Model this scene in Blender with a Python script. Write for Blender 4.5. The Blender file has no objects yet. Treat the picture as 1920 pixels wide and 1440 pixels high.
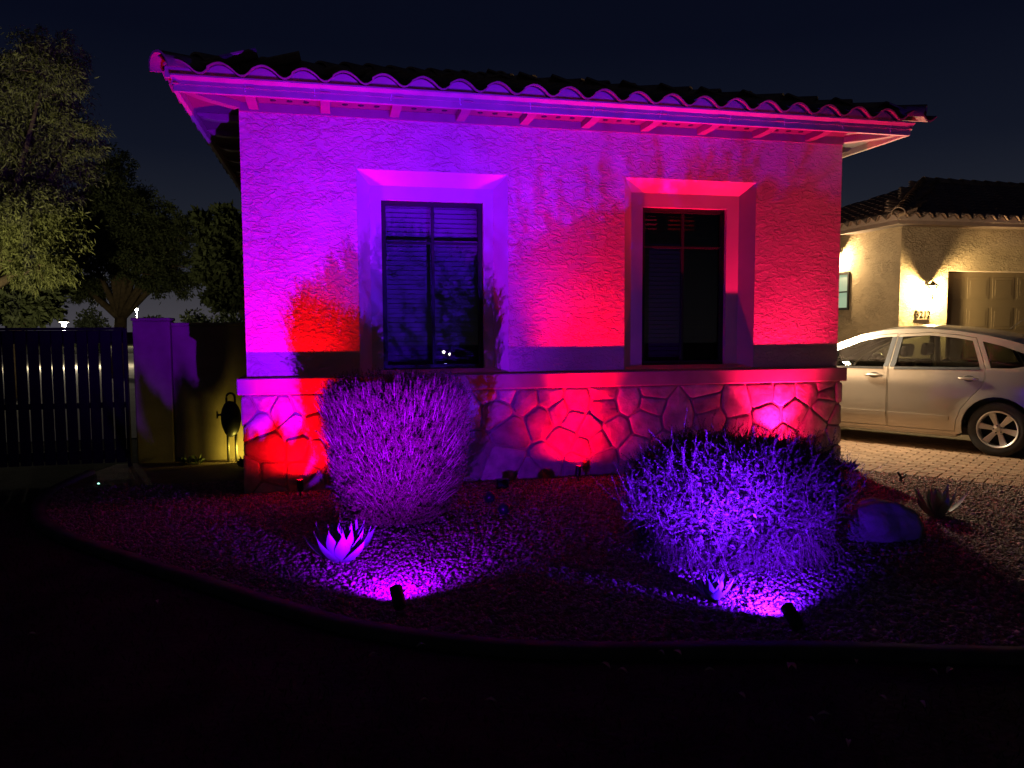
import bpy, bmesh, math, random
import numpy as np
from mathutils import Vector, Matrix
from mathutils.geometry import tessellate_polygon

random.seed(7); rng = np.random.default_rng(7)
SC = bpy.context.scene
COL = SC.collection
R = math.radians

# ------------------------------------------------------------------ camera
F = 1442.0                                   # focal length in photo pixels (1920 wide)
CAM = np.array([0.751, -7.315, 1.5])
_yaw, _pitch, _roll = R(13.19), R(4.16), R(0.3)
_f0 = np.array([math.sin(_yaw), math.cos(_yaw), 0]); _r0 = np.array([math.cos(_yaw), -math.sin(_yaw), 0]); _u0 = np.array([0, 0, 1.0])
FW = _f0*math.cos(_pitch) - _u0*math.sin(_pitch); _u = _u0*math.cos(_pitch) + _f0*math.sin(_pitch)
RT = _r0*math.cos(_roll) - _u*math.sin(_roll); UP = _u*math.cos(_roll) + _r0*math.sin(_roll)
def ray(x, y): return FW + RT*(x-960)/F - UP*(y-720)/F
def gz(x, y, z=0.0): d = ray(x, y); return CAM + d*((z-CAM[2])/d[2])      # photo pixel -> point on a level plane
def gy(x, y, Y=0.0): d = ray(x, y); return CAM + d*((Y-CAM[1])/d[1])      # photo pixel -> point on a wall plane
cam = bpy.data.cameras.new('camera'); camo = bpy.data.objects.new('camera', cam); COL.objects.link(camo)
camo.matrix_world = Matrix(((RT[0], UP[0], -FW[0], CAM[0]), (RT[1], UP[1], -FW[1], CAM[1]), (RT[2], UP[2], -FW[2], CAM[2]), (0, 0, 0, 1)))
cam.sensor_width = 36; cam.lens = 36*F/1920; cam.clip_start = 0.05; cam.clip_end = 1500
SC.camera = camo

# ------------------------------------------------------------------ world and exposure
W = bpy.data.worlds.new('World'); SC.world = W; W.use_nodes = True
nt = W.node_tree; bg = nt.nodes['Background']
sky = nt.nodes.new('ShaderNodeTexSky'); sky.sky_type = 'NISHITA'; sky.sun_disc = False
sky.sun_elevation = R(-3.5); sky.sun_rotation = R(40); sky.altitude = 300
geo = nt.nodes.new('ShaderNodeNewGeometry'); sep = nt.nodes.new('ShaderNodeSeparateXYZ')
tc = nt.nodes.new('ShaderNodeTexCoord'); nt.links.new(tc.outputs['Generated'], sep.inputs[0])
rmp = nt.nodes.new('ShaderNodeValToRGB')      # town glow low down, deep blue night overhead
el = rmp.color_ramp.elements
el[0].position = 0.0; el[0].color = (0.058, 0.054, 0.064, 1)
el[1].position = 1.0; el[1].color = (0.0008, 0.0014, 0.006, 1)
for p, c in ((0.06, (0.031, 0.032, 0.042)), (0.12, (0.0115, 0.0140, 0.0230)), (0.21, (0.0042, 0.0060, 0.0145)), (0.33, (0.0016, 0.0025, 0.0092))):
    e = el.new(p); e.color = (*c, 1)
nt.links.new(sep.outputs['Z'], rmp.inputs[0])
mixw = nt.nodes.new('ShaderNodeMix'); mixw.data_type = 'RGBA'; mixw.blend_type = 'ADD'; mixw.inputs[0].default_value = 0.01
nt.links.new(rmp.outputs[0], mixw.inputs[6]); nt.links.new(sky.outputs[0], mixw.inputs[7])
nt.links.new(mixw.outputs[2], bg.inputs[0]); bg.inputs[1].default_value = 1.0
moon = bpy.data.lights.new('moon', 'SUN'); moon.energy = 0.001; moon.angle = R(0.5); moon.color = (1, 0.93, 0.82)
mo = bpy.data.objects.new('moon', moon); COL.objects.link(mo); mo.rotation_euler = (R(48), 0, R(-35)); mo.location = (0, 0, 30)
SC.view_settings.view_transform = 'Standard'; SC.view_settings.look = 'None'
SC.view_settings.exposure = 0; SC.view_settings.gamma = 1; SC.view_settings.use_curve_mapping = False
SC.cycles.use_denoising = True; SC.cycles.max_bounces = 6; SC.cycles.transparent_max_bounces = 16
SC.cycles.sample_clamp_indirect = 3.0

# ------------------------------------------------------------------ colours of the garden lamps (power, colour)
VIOLET = (0.19, 0.0, 1.0)
BLUE = (0.085, 0.003, 1.0)
RED = (1.0, 0.0, 0.006)
CRIMSON = (1.0, 0.004, 0.105)
WARM = (1.0, 0.70, 0.36)

# ------------------------------------------------------------------ materials
MATS = {}
def mat(name, col, rough=0.8, metal=0.0, var=0.0, vscale=6.0, bump=0.0, bscale=40.0, bdist=0.01, spec=0.4, coat=0.0, trans=0.0, coords='Object'):
    if name in MATS: return MATS[name]
    m = bpy.data.materials.new(name); m.use_nodes = True; t = m.node_tree; b = t.nodes['Principled BSDF']
    b.inputs['Base Color'].default_value = (*col, 1); b.inputs['Roughness'].default_value = rough
    b.inputs['Metallic'].default_value = metal; b.inputs['Specular IOR Level'].default_value = spec
    b.inputs['Coat Weight'].default_value = coat; b.inputs['Coat Roughness'].default_value = 0.06
    tcn = t.nodes.new('ShaderNodeTexCoord')
    if var:
        n = t.nodes.new('ShaderNodeTexNoise'); n.inputs['Scale'].default_value = vscale; n.inputs['Detail'].default_value = 6
        t.links.new(tcn.outputs[coords], n.inputs['Vector'])
        r = t.nodes.new('ShaderNodeValToRGB'); r.color_ramp.elements[0].position = 0.3; r.color_ramp.elements[1].position = 0.7
        r.color_ramp.elements[0].color = (*[c*(1-var) for c in col], 1); r.color_ramp.elements[1].color = (*[min(1, c*(1+var)) for c in col], 1)
        t.links.new(n.outputs['Fac'], r.inputs[0]); t.links.new(r.outputs[0], b.inputs['Base Color'])
    if bump:
        n2 = t.nodes.new('ShaderNodeTexNoise'); n2.inputs['Scale'].default_value = bscale; n2.inputs['Detail'].default_value = 6
        t.links.new(tcn.outputs[coords], n2.inputs['Vector'])
        bp = t.nodes.new('ShaderNodeBump'); bp.inputs['Strength'].default_value = bump; bp.inputs['Distance'].default_value = bdist
        t.links.new(n2.outputs['Fac'], bp.inputs['Height']); t.links.new(bp.outputs[0], b.inputs['Normal'])
    MATS[name] = m; return m

def per_object_tint(m, amount=0.25):
    """vary the base colour a little from piece to piece"""
    t = m.node_tree; b = t.nodes['Principled BSDF']; oi = t.nodes.new('ShaderNodeObjectInfo')
    hs = t.nodes.new('ShaderNodeHueSaturation'); mr = t.nodes.new('ShaderNodeMapRange')
    mr.inputs['To Min'].default_value = 1-amount; mr.inputs['To Max'].default_value = 1+amount
    t.links.new(oi.outputs['Random'], mr.inputs['Value']); t.links.new(mr.outputs[0], hs.inputs['Value'])
    inp = b.inputs['Base Color']
    if inp.is_linked: t.links.new(inp.links[0].from_socket, hs.inputs['Color'])
    else: hs.inputs['Color'].default_value = inp.default_value
    t.links.new(hs.outputs[0], inp); return m

def stucco(name, col, relief=1.0):
    m = mat(name, col, 0.9, var=0.10, vscale=2.0, spec=0.25)
    t = m.node_tree; b = t.nodes['Principled BSDF']; tcn = t.nodes['Texture Coordinate']
    mp = t.nodes.new('ShaderNodeMapping'); mp.inputs['Scale'].default_value = (1, 1, 1.7); t.links.new(tcn.outputs['Object'], mp.inputs[0])
    def noise(sc, det, dist, rough=0.5):
        n = t.nodes.new('ShaderNodeTexNoise'); n.inputs['Scale'].default_value = sc; n.inputs['Detail'].default_value = det
        n.inputs['Distortion'].default_value = dist; n.inputs['Roughness'].default_value = rough
        t.links.new(mp.outputs[0], n.inputs['Vector']); return n
    a = noise(13, 4, 1.1, 0.62); c = noise(60, 3, 0.5); big = noise(1.3, 2, 0.4)
    ra = t.nodes.new('ShaderNodeValToRGB'); ra.color_ramp.elements[0].position = 0.46; ra.color_ramp.elements[1].position = 0.60
    t.links.new(a.outputs['Fac'], ra.inputs[0])
    ad = t.nodes.new('ShaderNodeMath'); ad.operation = 'MULTIPLY_ADD'; ad.inputs[1].default_value = 0.30
    msk = t.nodes.new('ShaderNodeMapRange'); msk.inputs['From Min'].default_value = 0.35; msk.inputs['From Max'].default_value = 0.65; msk.inputs['To Min'].default_value = 0.35; msk.inputs['To Max'].default_value = 1.25
    big2 = noise(2.2, 3, 0.6); t.links.new(big2.outputs['Fac'], msk.inputs[0])
    mul = t.nodes.new('ShaderNodeMath'); mul.operation = 'MULTIPLY'; t.links.new(ra.outputs[0], mul.inputs[0]); t.links.new(msk.outputs[0], mul.inputs[1])
    t.links.new(c.outputs['Fac'], ad.inputs[0]); t.links.new(mul.outputs[0], ad.inputs[2])
    ad2 = t.nodes.new('ShaderNodeMath'); ad2.operation = 'MULTIPLY_ADD'; ad2.inputs[1].default_value = 1.2
    t.links.new(big.outputs['Fac'], ad2.inputs[0]); t.links.new(ad.outputs[0], ad2.inputs[2])
    bp = t.nodes.new('ShaderNodeBump'); bp.inputs['Strength'].default_value = 0.82*relief; bp.inputs['Distance'].default_value = 0.011
    t.links.new(ad2.outputs[0], bp.inputs['Height']); t.links.new(bp.outputs[0], b.inputs['Normal'])
    return m

def glass(name, tint=(0.9, 0.92, 0.9), refl=0.06, rough=0.0):
    m = bpy.data.materials.new(name); m.use_nodes = True; t = m.node_tree
    for n in list(t.nodes):
        if n.type != 'OUTPUT_MATERIAL': t.nodes.remove(n)
    out = [n for n in t.nodes][0]
    tr = t.nodes.new('ShaderNodeBsdfTransparent'); tr.inputs[0].default_value = (*tint, 1)
    gl = t.nodes.new('ShaderNodeBsdfGlossy'); gl.inputs['Roughness'].default_value = rough
    fr = t.nodes.new('ShaderNodeFresnel'); fr.inputs[0].default_value = 1.5
    mx = t.nodes.new('ShaderNodeMixShader')
    t.links.new(fr.outputs[0], mx.inputs[0]); t.links.new(tr.outputs[0], mx.inputs[1]); t.links.new(gl.outputs[0], mx.inputs[2])
    t.links.new(mx.outputs[0], out.inputs[0]); MATS[name] = m; return m

def emit(name, col, strength):
    m = bpy.data.materials.new(name); m.use_nodes = True; t = m.node_tree; b = t.nodes['Principled BSDF']
    b.inputs['Base Color'].default_value = (0.1, 0.1, 0.1, 1)
    b.inputs['Emission Color'].default_value = (*col, 1); b.inputs['Emission Strength'].default_value = strength
    MATS[name] = m; return m

M_STUCCO = stucco('stucco_tan', (0.60, 0.46, 0.36), 1.0)
M_STUCCO2 = stucco('stucco_cream', (0.46, 0.35, 0.22), 1.4)
M_SMOOTH = mat('smooth_plaster', (0.60, 0.47, 0.38), 0.9, var=0.08, vscale=3, bump=0.25, bscale=30, bdist=0.004, spec=0.2)
M_LEDGE = mat('cast_ledge', (0.40, 0.31, 0.25), 0.9, var=0.14, vscale=5, bump=0.3, bscale=35, bdist=0.004, spec=0.2)
M_STONE = per_object_tint(mat('field_stone', (0.46, 0.36, 0.30), 0.9, var=0.3, vscale=9, bump=0.8, bscale=22, bdist=0.010, spec=0.2), 0.36)
M_MORTAR = mat('mortar', (0.32, 0.26, 0.22), 0.95, var=0.1, bump=0.4, bscale=60, bdist=0.005, spec=0.1)
M_TILE = per_object_tint(mat('roof_clay', (0.25, 0.17, 0.13), 0.85, var=0.2, vscale=9, bump=0.3, bscale=50, bdist=0.004, spec=0.2), 0.2)
M_TRIM = mat('painted_timber', (0.27, 0.19, 0.15), 0.75, var=0.1, vscale=8, bump=0.2, bscale=30, bdist=0.003)
M_FASCIA = mat('fascia_paint', (0.42, 0.31, 0.25), 0.75, var=0.12, vscale=8, bump=0.2, bscale=30, bdist=0.003)
M_SOFFIT = mat('soffit_board', (0.17, 0.12, 0.095), 0.8, var=0.1, vscale=5)
M_BLACK = mat('black_paint', (0.012, 0.012, 0.012), 0.45, bump=0.1, bscale=80, bdist=0.002)
M_BRONZE = mat('bronze_frame', (0.018, 0.015, 0.013), 0.5, var=0.1)
M_GLASS = glass('window_glass', (0.80, 0.82, 0.82))
M_CARGLASS = glass('car_glass', (0.50, 0.55, 0.50))
M_BLIND = mat('blind_slats', (0.19, 0.175, 0.175), 0.6, var=0.05)
M_BLIND_SHADED = mat('blind_slats_shaded', (0.10, 0.07, 0.08), 0.6, var=0.05)  # darker slat copy: the second window's shade put into the colour
M_ROOM = mat('dark_room', (0.05, 0.045, 0.04), 0.95, var=0.1)
M_LAWN = mat('lawn_soil', (0.030, 0.030, 0.018), 1.0, var=0.4, vscale=3, bump=0.6, bscale=30, bdist=0.02, spec=0.05)
M_GRASS = mat('grass_blades', (0.035, 0.045, 0.02), 0.9, var=0.3, vscale=2, spec=0.1)
M_EARTH = mat('decomposed_granite', (0.17, 0.125, 0.09), 0.95, var=0.3, vscale=4, bump=0.9, bscale=60, bdist=0.02, spec=0.1)
M_GRAVEL = mat('gravel_stones', (0.33, 0.25, 0.19), 0.85, var=0.55, vscale=26, spec=0.25)
M_KERB = mat('kerb_concrete', (0.06, 0.05, 0.045), 0.9, var=0.35, vscale=5, bump=0.4, bscale=40, bdist=0.005, spec=0.15)
M_PAVER = per_object_tint(mat('clay_paver', (0.33, 0.215, 0.13), 0.85, var=0.2, vscale=10, bump=0.4, bscale=50, bdist=0.004, spec=0.25), 0.16)
M_SAND = mat('paver_bed', (0.16, 0.11, 0.07), 0.95, var=0.2, bump=0.3, bscale=70, bdist=0.005)
M_BARK = mat('bark', (0.075, 0.055, 0.04), 0.95, var=0.3, vscale=9, bump=0.8, bscale=25, bdist=0.02, spec=0.1)
M_TWIG = mat('woody_twig', (0.20, 0.14, 0.09), 0.9, var=0.25, vscale=12, spec=0.1)

# ------------------------------------------------------------------ mesh helpers
def link(o, parent=None):
    COL.objects.link(o)
    if parent is not None: o.parent = parent
    return o
def tag(o, label, cat, group=None, kind=None):
    o['label'] = label; o['category'] = cat
    if group: o['group'] = group
    if kind: o['kind'] = kind
    return o
def thing(name, label, cat, loc=(0, 0, 0), rz=0.0, group=None):
    o = bpy.data.objects.new(name, None); o.empty_display_size = 0.1; COL.objects.link(o)
    o.location = loc; o.rotation_euler = (0, 0, rz); return tag(o, label, cat, group)
def structure(o): o['kind'] = 'structure'; return o

class MB:
    def __init__(s): s.v = []; s.f = []
    def add(s, vs, fs, M=None):
        b = len(s.v)
        s.v += [tuple((M @ Vector(v)) if M is not None else v) for v in vs]
        s.f += [tuple(b+i for i in f) for f in fs]; return s
    def box(s, x0, x1, y0, y1, z0, z1, M=None):
        vs = [(x0, y0, z0), (x1, y0, z0), (x1, y1, z0), (x0, y1, z0), (x0, y0, z1), (x1, y0, z1), (x1, y1, z1), (x0, y1, z1)]
        return s.add(vs, [(0, 3, 2, 1), (4, 5, 6, 7), (0, 1, 5, 4), (1, 2, 6, 5), (2, 3, 7, 6), (3, 0, 4, 7)], M)
    def prism(s, poly, depth, M=None):
        """poly in the local x-z plane, pushed along y by depth"""
        n = len(poly); vs = [(p[0], 0, p[1]) for p in poly] + [(p[0], depth, p[1]) for p in poly]
        fs = [tuple(range(n)), tuple(range(2*n-1, n-1, -1))] + [(i, i+n, (i+1) % n+n, (i+1) % n) for i in range(n)]
        return s.add(vs, fs, M)
    def tube(s, path, radii, n=8, cap=True):
        path = [Vector(p) for p in path]
        if not hasattr(radii, '__len__'): radii = [radii]*len(path)
        b = len(s.v); up = Vector((0, 0, 1))
        for i, p in enumerate(path):
            d = (path[min(i+1, len(path)-1)] - path[max(i-1, 0)]).normalized()
            a = d.cross(up if abs(d.z) < 0.95 else Vector((1, 0, 0))).normalized(); c = d.cross(a).normalized()
            for k in range(n):
                t = 2*math.pi*k/n; s.v.append(tuple(p + (a*math.cos(t)+c*math.sin(t))*radii[i]))
        for i in range(len(path)-1):
            for k in range(n):
                s.f.append((b+i*n+k, b+i*n+(k+1) % n, b+(i+1)*n+(k+1) % n, b+(i+1)*n+k))
        if cap:
            s.f.append(tuple(b+k for k in range(n-1, -1, -1))); e = b+(len(path)-1)*n; s.f.append(tuple(e+k for k in range(n)))
        return s
    def lathe(s, prof, n=16, M=None, cap=True):
        vs = []; fs = []
        for (r, z) in prof:
            for k in range(n):
                t = 2*math.pi*k/n; vs.append((r*math.cos(t), r*math.sin(t), z))
        for i in range(len(prof)-1):
            for k in range(n): fs.append((i*n+k, i*n+(k+1) % n, (i+1)*n+(k+1) % n, (i+1)*n+k))
        if cap and prof[0][0] > 1e-6: fs.append(tuple(range(n-1, -1, -1)))
        if cap and prof[-1][0] > 1e-6: fs.append(tuple(range((len(prof)-1)*n, len(prof)*n)))
        return s.add(vs, fs, M)
    def mesh(s, name, m, smooth=False, bevel=0.0, seg=2, angle=None):
        me = bpy.data.meshes.new(name); me.from_pydata(s.v, [], s.f); me.update()
        bm = bmesh.new(); bm.from_mesh(me)
        if bevel:
            ed = [e for e in bm.edges if len(e.link_faces) == 2 and e.calc_face_angle(0) > R(35)]
            bmesh.ops.bevel(bm, geom=ed, offset=bevel, segments=seg, affect='EDGES', profile=0.5, clamp_overlap=True)
        bmesh.ops.recalc_face_normals(bm, faces=bm.faces); bm.to_mesh(me); bm.free()
        if smooth:
            for p in me.polygons: p.use_smooth = True
            if angle is not None:
                me.set_sharp_from_angle(angle=R(angle))
        me.materials.append(m); return me
    def build(s, name, m, parent=None, **k):
        return link(bpy.data.objects.new(name, s.mesh(name, m, **k)), parent)

def np_mesh(name, V, Fc, m, parent=None, smooth=False):
    me = bpy.data.meshes.new(name); V = np.asarray(V, np.float32); Fc = np.asarray(Fc, np.int32); k = Fc.shape[1]
    me.vertices.add(len(V)); me.vertices.foreach_set('co', V.ravel())
    me.loops.add(Fc.size); me.loops.foreach_set('vertex_index', Fc.ravel())
    me.polygons.add(len(Fc)); me.polygons.foreach_set('loop_start', np.arange(len(Fc), dtype=np.int32)*k)
    if smooth: me.polygons.foreach_set('use_smooth', np.ones(len(Fc), bool))
    me.update(calc_edges=True); me.materials.append(m)
    return link(bpy.data.objects.new(name, me), parent)
def unit(a): return a/np.maximum(np.linalg.norm(a, axis=-1, keepdims=True), 1e-9)
def leaf_mesh(name, pos, dirs, ln, wd, m, parent=None, fold=0.0):
    """diamond leaves: pos (N,3), dirs (N,3), length, width arrays"""
    n = len(pos); dirs = unit(dirs); side = unit(np.cross(dirs, rng.normal(size=(n, 3)))); nn = np.cross(dirs, side)
    ln = np.broadcast_to(ln, (n,))[:, None]; wd = np.broadcast_to(wd, (n,))[:, None]
    mid = pos + dirs*ln*0.45
    V = np.stack([pos, mid+side*wd*0.5+nn*wd*fold, pos+dirs*ln, mid-side*wd*0.5+nn*wd*fold], 1).reshape(-1, 3)
    return np_mesh(name, V, np.arange(4*n).reshape(n, 4), m, parent)

def lamp(name, kind, parent, loc, power, color, target=None, angle=90, blend=0.6, radius=0.02):
    l = bpy.data.lights.new(name, kind); l.energy = power; l.color = color; l.shadow_soft_size = radius
    if kind == 'SPOT': l.spot_size = R(angle); l.spot_blend = blend
    o = bpy.data.objects.new(name, l); COL.objects.link(o)
    M = Matrix.Translation(loc)
    if target is not None:
        M = M @ (Vector(target)-Vector(loc)).to_track_quat('-Z', 'Y').to_matrix().to_4x4()
    o.matrix_world = M
    if parent is not None:
        o.parent = parent; o.matrix_parent_inverse = (Matrix.Translation(parent.location) @ parent.rotation_euler.to_matrix().to_4x4()).inverted()
    return o

# ================================================================== ground
g = MB(); g.add([(-300, -60, 0), (300, -60, 0), (300, 600, 0), (-300, 600, 0)], [(0, 1, 2, 3)])
structure(g.build('ground', M_LAWN))

# garden bed outline: kerb curve in front, driveway on the right
KERB = [(-1.72, 1.4), (-1.78, 0.4), (-1.58, -0.5), (-1.2, -1.2), (-0.608, -1.927), (0.055, -2.677), (0.48, -3.15), (0.921, -3.573), (1.64, -3.98), (2.83, -4.28), (3.749, -4.573), (5.2, -4.95), (7.4, -5.3)]
def smooth_path(P, n=8):
    P = [Vector((*p, 0)) if len(p) == 2 else Vector(p) for p in P]; out = []
    for i in range(len(P)-1):
        a, b, c, d = P[max(i-1, 0)], P[i], P[i+1], P[min(i+2, len(P)-1)]
        for k in range(n):
            t = k/n; out.append(0.5*((2*b)+(c-a)*t+(2*a-5*b+4*c-d)*t*t+(3*b-3*c+d-a)*t**3))
    out.append(P[-1]); return out
kp = smooth_path(KERB)
bed_poly = [(p.x, p.y) for p in kp] + [(9.2, -4.9), (6.898+0.9, -2.82), (6.898, -1.614), (6.289, -0.80), (5.95, -0.345), (6.0, 0.1), (0.05, 0.5), (0, 1.95), (-1.6, 1.95)]
tri = tessellate_polygon([[Vector((x, y, 0)) for x, y in bed_poly]])
g = MB(); g.add([(x, y, 0.012) for x, y in bed_poly], [tuple(t) for t in tri])
structure(g.build('gravel_bed', M_EARTH))
g = MB()
prof = [(-0.055, -0.02), (-0.05, 0.035), (-0.035, 0.05), (0.035, 0.05), (0.05, 0.035), (0.055, -0.02)]
rings = []
for i, p in enumerate(kp):
    d = (kp[min(i+1, len(kp)-1)]-kp[max(i-1, 0)]).normalized(); n = Vector((-d.y, d.x, 0))
    rings.append([tuple(p+n*a+Vector((0, 0, b))) for a, b in prof])
vs = [v for r in rings for v in r]; m_ = len(prof)
fs = [(i*m_+k, i*m_+k+1, (i+1)*m_+k+1, (i+1)*m_+k) for i in range(len(rings)-1) for k in range(m_-1)]
g.add(vs, fs + [tuple(range(m_)), tuple(range(len(vs)-1, len(vs)-m_-1, -1))])
structure(g.build('garden_kerb', M_KERB, smooth=True, angle=50))

def inside(pts, poly):
    x, y = pts[:, 0], pts[:, 1]; c = np.zeros(len(pts), bool); j = len(poly)-1
    for i in range(len(poly)):
        xi, yi = poly[i]; xj, yj = poly[j]
        c ^= ((yi > y) != (yj > y)) & (x < (xj-xi)*(y-yi)/(yj-yi+1e-12)+xi); j = i
    return c
def gravel(n, size_lo, size_hi, name):
    pts = np.stack([rng.uniform(-2.2, 8.2, n*2), rng.uniform(-5.2, 0.6, n*2)], 1); pts = pts[inside(pts, bed_poly)]
    kpa = np.array([(p.x, p.y) for p in kp]); dmin = np.min(np.linalg.norm(pts[:, None]-kpa[None], axis=2), axis=1)
    pts = pts[(dmin > 0.075) & ~((pts[:, 1] > -0.09) & (pts[:, 0] > -0.1) & (pts[:, 0] < 6.16))]
    N = len(pts); sz = rng.uniform(size_lo, size_hi, N)**1.0
    base = np.array([(1, 0, 0), (0, 1, 0), (-1, 0, 0), (0, -1, 0), (0, 0, 1), (0, 0, -1)], float)
    V = base[None]*np.stack([rng.uniform(.7, 1.5, N), rng.uniform(.6, 1.1, N), rng.uniform(.4, .9, N)], 1)[:, None]
    V += rng.normal(0, 0.18, V.shape)
    a = rng.uniform(0, 6.28, N); ca, sa = np.cos(a)[:, None], np.sin(a)[:, None]
    tx = rng.normal(0, .4, N)[:, None]; ct, st = np.cos(tx), np.sin(tx)
    y = V[..., 1]*ct-V[..., 2]*st; z = V[..., 1]*st+V[..., 2]*ct; x = V[..., 0]
    V = np.stack([x*ca-y*sa, x*sa+y*ca, z], 2)*sz[:, None, None]
    V += np.stack([pts[:, 0], pts[:, 1], 0.012+sz*rng.uniform(.1, .55, N)], 1)[:, None]
    T = np.array([(0, 1, 4), (1, 2, 4), (2, 3, 4), (3, 0, 4), (1, 0, 5), (2, 1, 5), (3, 2, 5), (0, 3, 5)])
    o = np_mesh(name, V.reshape(-1, 3), (np.arange(N)[:, None, None]*6+T[None]).reshape(-1, 3), M_GRAVEL)
    return tag(o, 'coarser pebbles scattered among the gravel of the front bed' if 'coarse' in name else 'fine brown and grey crushed gravel spread over the front garden bed', 'gravel', kind='stuff')
gravel(80000, 0.006, 0.015, 'gravel'); gravel(3000, 0.014, 0.023, 'coarse_gravel')

# lawn blades, sparse and short, in front of the kerb
n = 60000; P = np.stack([rng.uniform(-6, 9, n), rng.uniform(-7.4, -1.0, n), np.zeros(n)], 1)
kpa = np.array([(p.x, p.y) for p in kp]); P = P[~inside(P, bed_poly)]
P = P[np.min(np.linalg.norm(P[:, None, :2]-kpa[None, ::2], axis=2), axis=1) > 0.12]
D = np.stack([rng.normal(0, .5, len(P)), rng.normal(0, .5, len(P)), np.ones(len(P))], 1)
tag(leaf_mesh('lawn_grass', P, D, rng.uniform(.02, .05, len(P)), 0.005, M_GRASS), 'short dark grass of the unlit front lawn', 'grass', kind='stuff')

g = MB(); g.add([(-26, 4.2, .006), (-1.2, 4.2, .006), (-.5, 46, .006), (-26, 46, .006)], [(0, 1, 2, 3)])
structure(g.build('pale_yard_patch', mat('pale_concrete', (.42, .38, .30), .9, var=.25, vscale=.6, bump=.2, bscale=20, bdist=.005)))  # pale ground added so the gaps in the gate look lit

# ------------------------------------------------------------------ driveway with clay pavers
E0 = Vector((5.93, -0.311, 0)); E1 = Vector((6.898, -1.614, 0)); eu = (E1-E0).normalized(); ev = Vector((-eu.y, eu.x, 0))   # eu along the edge, ev away from the bed
drive = [(6.16, -0.6), tuple((E1+eu*5).xy), (14, -3), (22, 5.5), (6.16, 7.5), (6.16, 0)]
drive[0] = tuple((E0 - eu*0.02).xy)
tri = tessellate_polygon([[Vector((x, y, 0)) for x, y in drive]])
g = MB(); g.add([(x, y, 0.006) for x, y in drive], [tuple(t) for t in tri])
DRIVE = structure(g.build('driveway', M_SAND))
pm = MB().box(-0.098, 0.098, -0.048, 0.048, 0, 0.05).mesh('paver', M_PAVER, bevel=0.006, seg=1)
def put_paver(c, ang):
    o = bpy.data.objects.new('paver', pm); link(o, DRIVE)
    o.location = (c.x, c.y, -0.030+random.uniform(-.002, .002)); o.rotation_euler = (random.uniform(-.01, .01), random.uniform(-.01, .01), ang)
ang = math.atan2(eu.y, eu.x)
for i in range(26):                                    # soldier course along the edge
    c = E0 + eu*(-0.05+0.1*i) + ev*0.11
    if c.x > 6.14 or c.y < -0.1: put_paver(c, ang+math.pi/2)
cells = []
for r in range(0, 60):
    for k in range(-40, 40):
        c = E0 + ev*(0.265+0.1*r) + eu*(0.2*k+0.1*(r % 2))
        if c.x < 6.26 or c.y < -3.4 or c.x > 12 or c.y > 5: continue
        d = np.array([c.x, c.y, 0.05])-CAM; dz = d@FW; u_ = 960+F*(d@RT)/dz
        cells.append((0 if 1540 < u_ < 1960 else 1, (r, k), c))
cells.sort(key=lambda t: (t[0], t[1][0]))
near = [c for c in cells if c[0] == 0][:270]
for _, _, c in near: put_paver(c, ang)
ids = {c[1] for c in near}; rest = MB()
for _, k, c in cells:
    if k in ids: continue
    M = Matrix.Translation((c.x, c.y, 0)) @ Matrix.Rotation(ang, 4, 'Z')
    rest.add([(-.098, -.048, .019), (.098, -.048, .019), (.098, .048, .019), (-.098, .048, .019), (-.1, -.05, .007), (.1, -.05, .007), (.1, .05, .007), (-.1, .05, .007)],
             [(0, 1, 2, 3), (4, 5, 1, 0), (5, 6, 2, 1), (6, 7, 3, 2), (7, 4, 0, 3)], M)
o = rest.build('paver_field', M_PAVER, DRIVE); o['kind'] = 'stuff'

# ================================================================== roof tiles
def tile_mesh(w=0.33, ln=0.42, n=12, h=0.080, th=0.016):
    prof = []
    for i in range(n+1):
        u = i/n
        z = h*(math.sin(math.pi*u/0.56)*0.5+0.62 if u < 0.56 else 0.62-0.62*math.sin(math.pi*(u-0.56)/0.44))
        prof.append((u*w*1.04, z))
    mb = MB(); m = len(prof)
    vs = []
    for y in (0, ln):
        vs += [(x, y, z) for x, z in prof] + [(x, y, z-th) for x, z in prof]
    fs = []
    for i in range(m-1):
        fs += [(i, i+1, 2*m+i+1, 2*m+i), (m+i+1, m+i, 3*m+i, 3*m+i+1), (i+1, i, m+i, m+i+1), (2*m+i, 2*m+i+1, 3*m+i+1, 3*m+i)]
    fs += [(0, 2*m, 3*m, m), (m-1, 2*m-1, 4*m-1, 3*m-1)]
    mb.add(vs, fs); me = mb.mesh('roof_tile', M_TILE, smooth=True, angle=40)
    return me, prof
TILE, TPROF = tile_mesh()
TILE_G, TPROF_G = tile_mesh(0.28)
def cap_mesh(ln=0.44, r0=0.125, r1=0.10, n=10, th=0.018):
    vs = []; fs = []; m = n+1
    for y, r in ((0, r0), (ln, r1)):
        for rr in (r, r-th):
            for k in range(m):
                t = math.pi*(k/n*1.1-0.05); vs.append((rr*math.cos(t), y, rr*math.sin(t)))
    for k in range(n):
        fs += [(k, k+1, 2*m+k+1, 2*m+k), (m+k, 3*m+k, 3*m+k+1, m+k+1), (k, m+k, m+k+1, k+1), (2*m+k, 2*m+k+1, 3*m+k+1, 3*m+k)]
    fs += [(0, 2*m, 3*m, m), (n, m+n, 3*m+n, 2*m+n)]
    return MB().add(vs, fs).mesh('hip_cap', M_TILE, smooth=True, angle=40)
CAP = cap_mesh()
def frame_matrix(o, ex, ey):
    ex = ex.normalized(); ey = ey.normalized(); ez = ex.cross(ey).normalized()
    return Matrix(((ex.x, ey.x, ez.x, o.x), (ex.y, ey.y, ez.y, o.y), (ex.z, ey.z, ez.z, o.z), (0, 0, 0, 1)))
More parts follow.
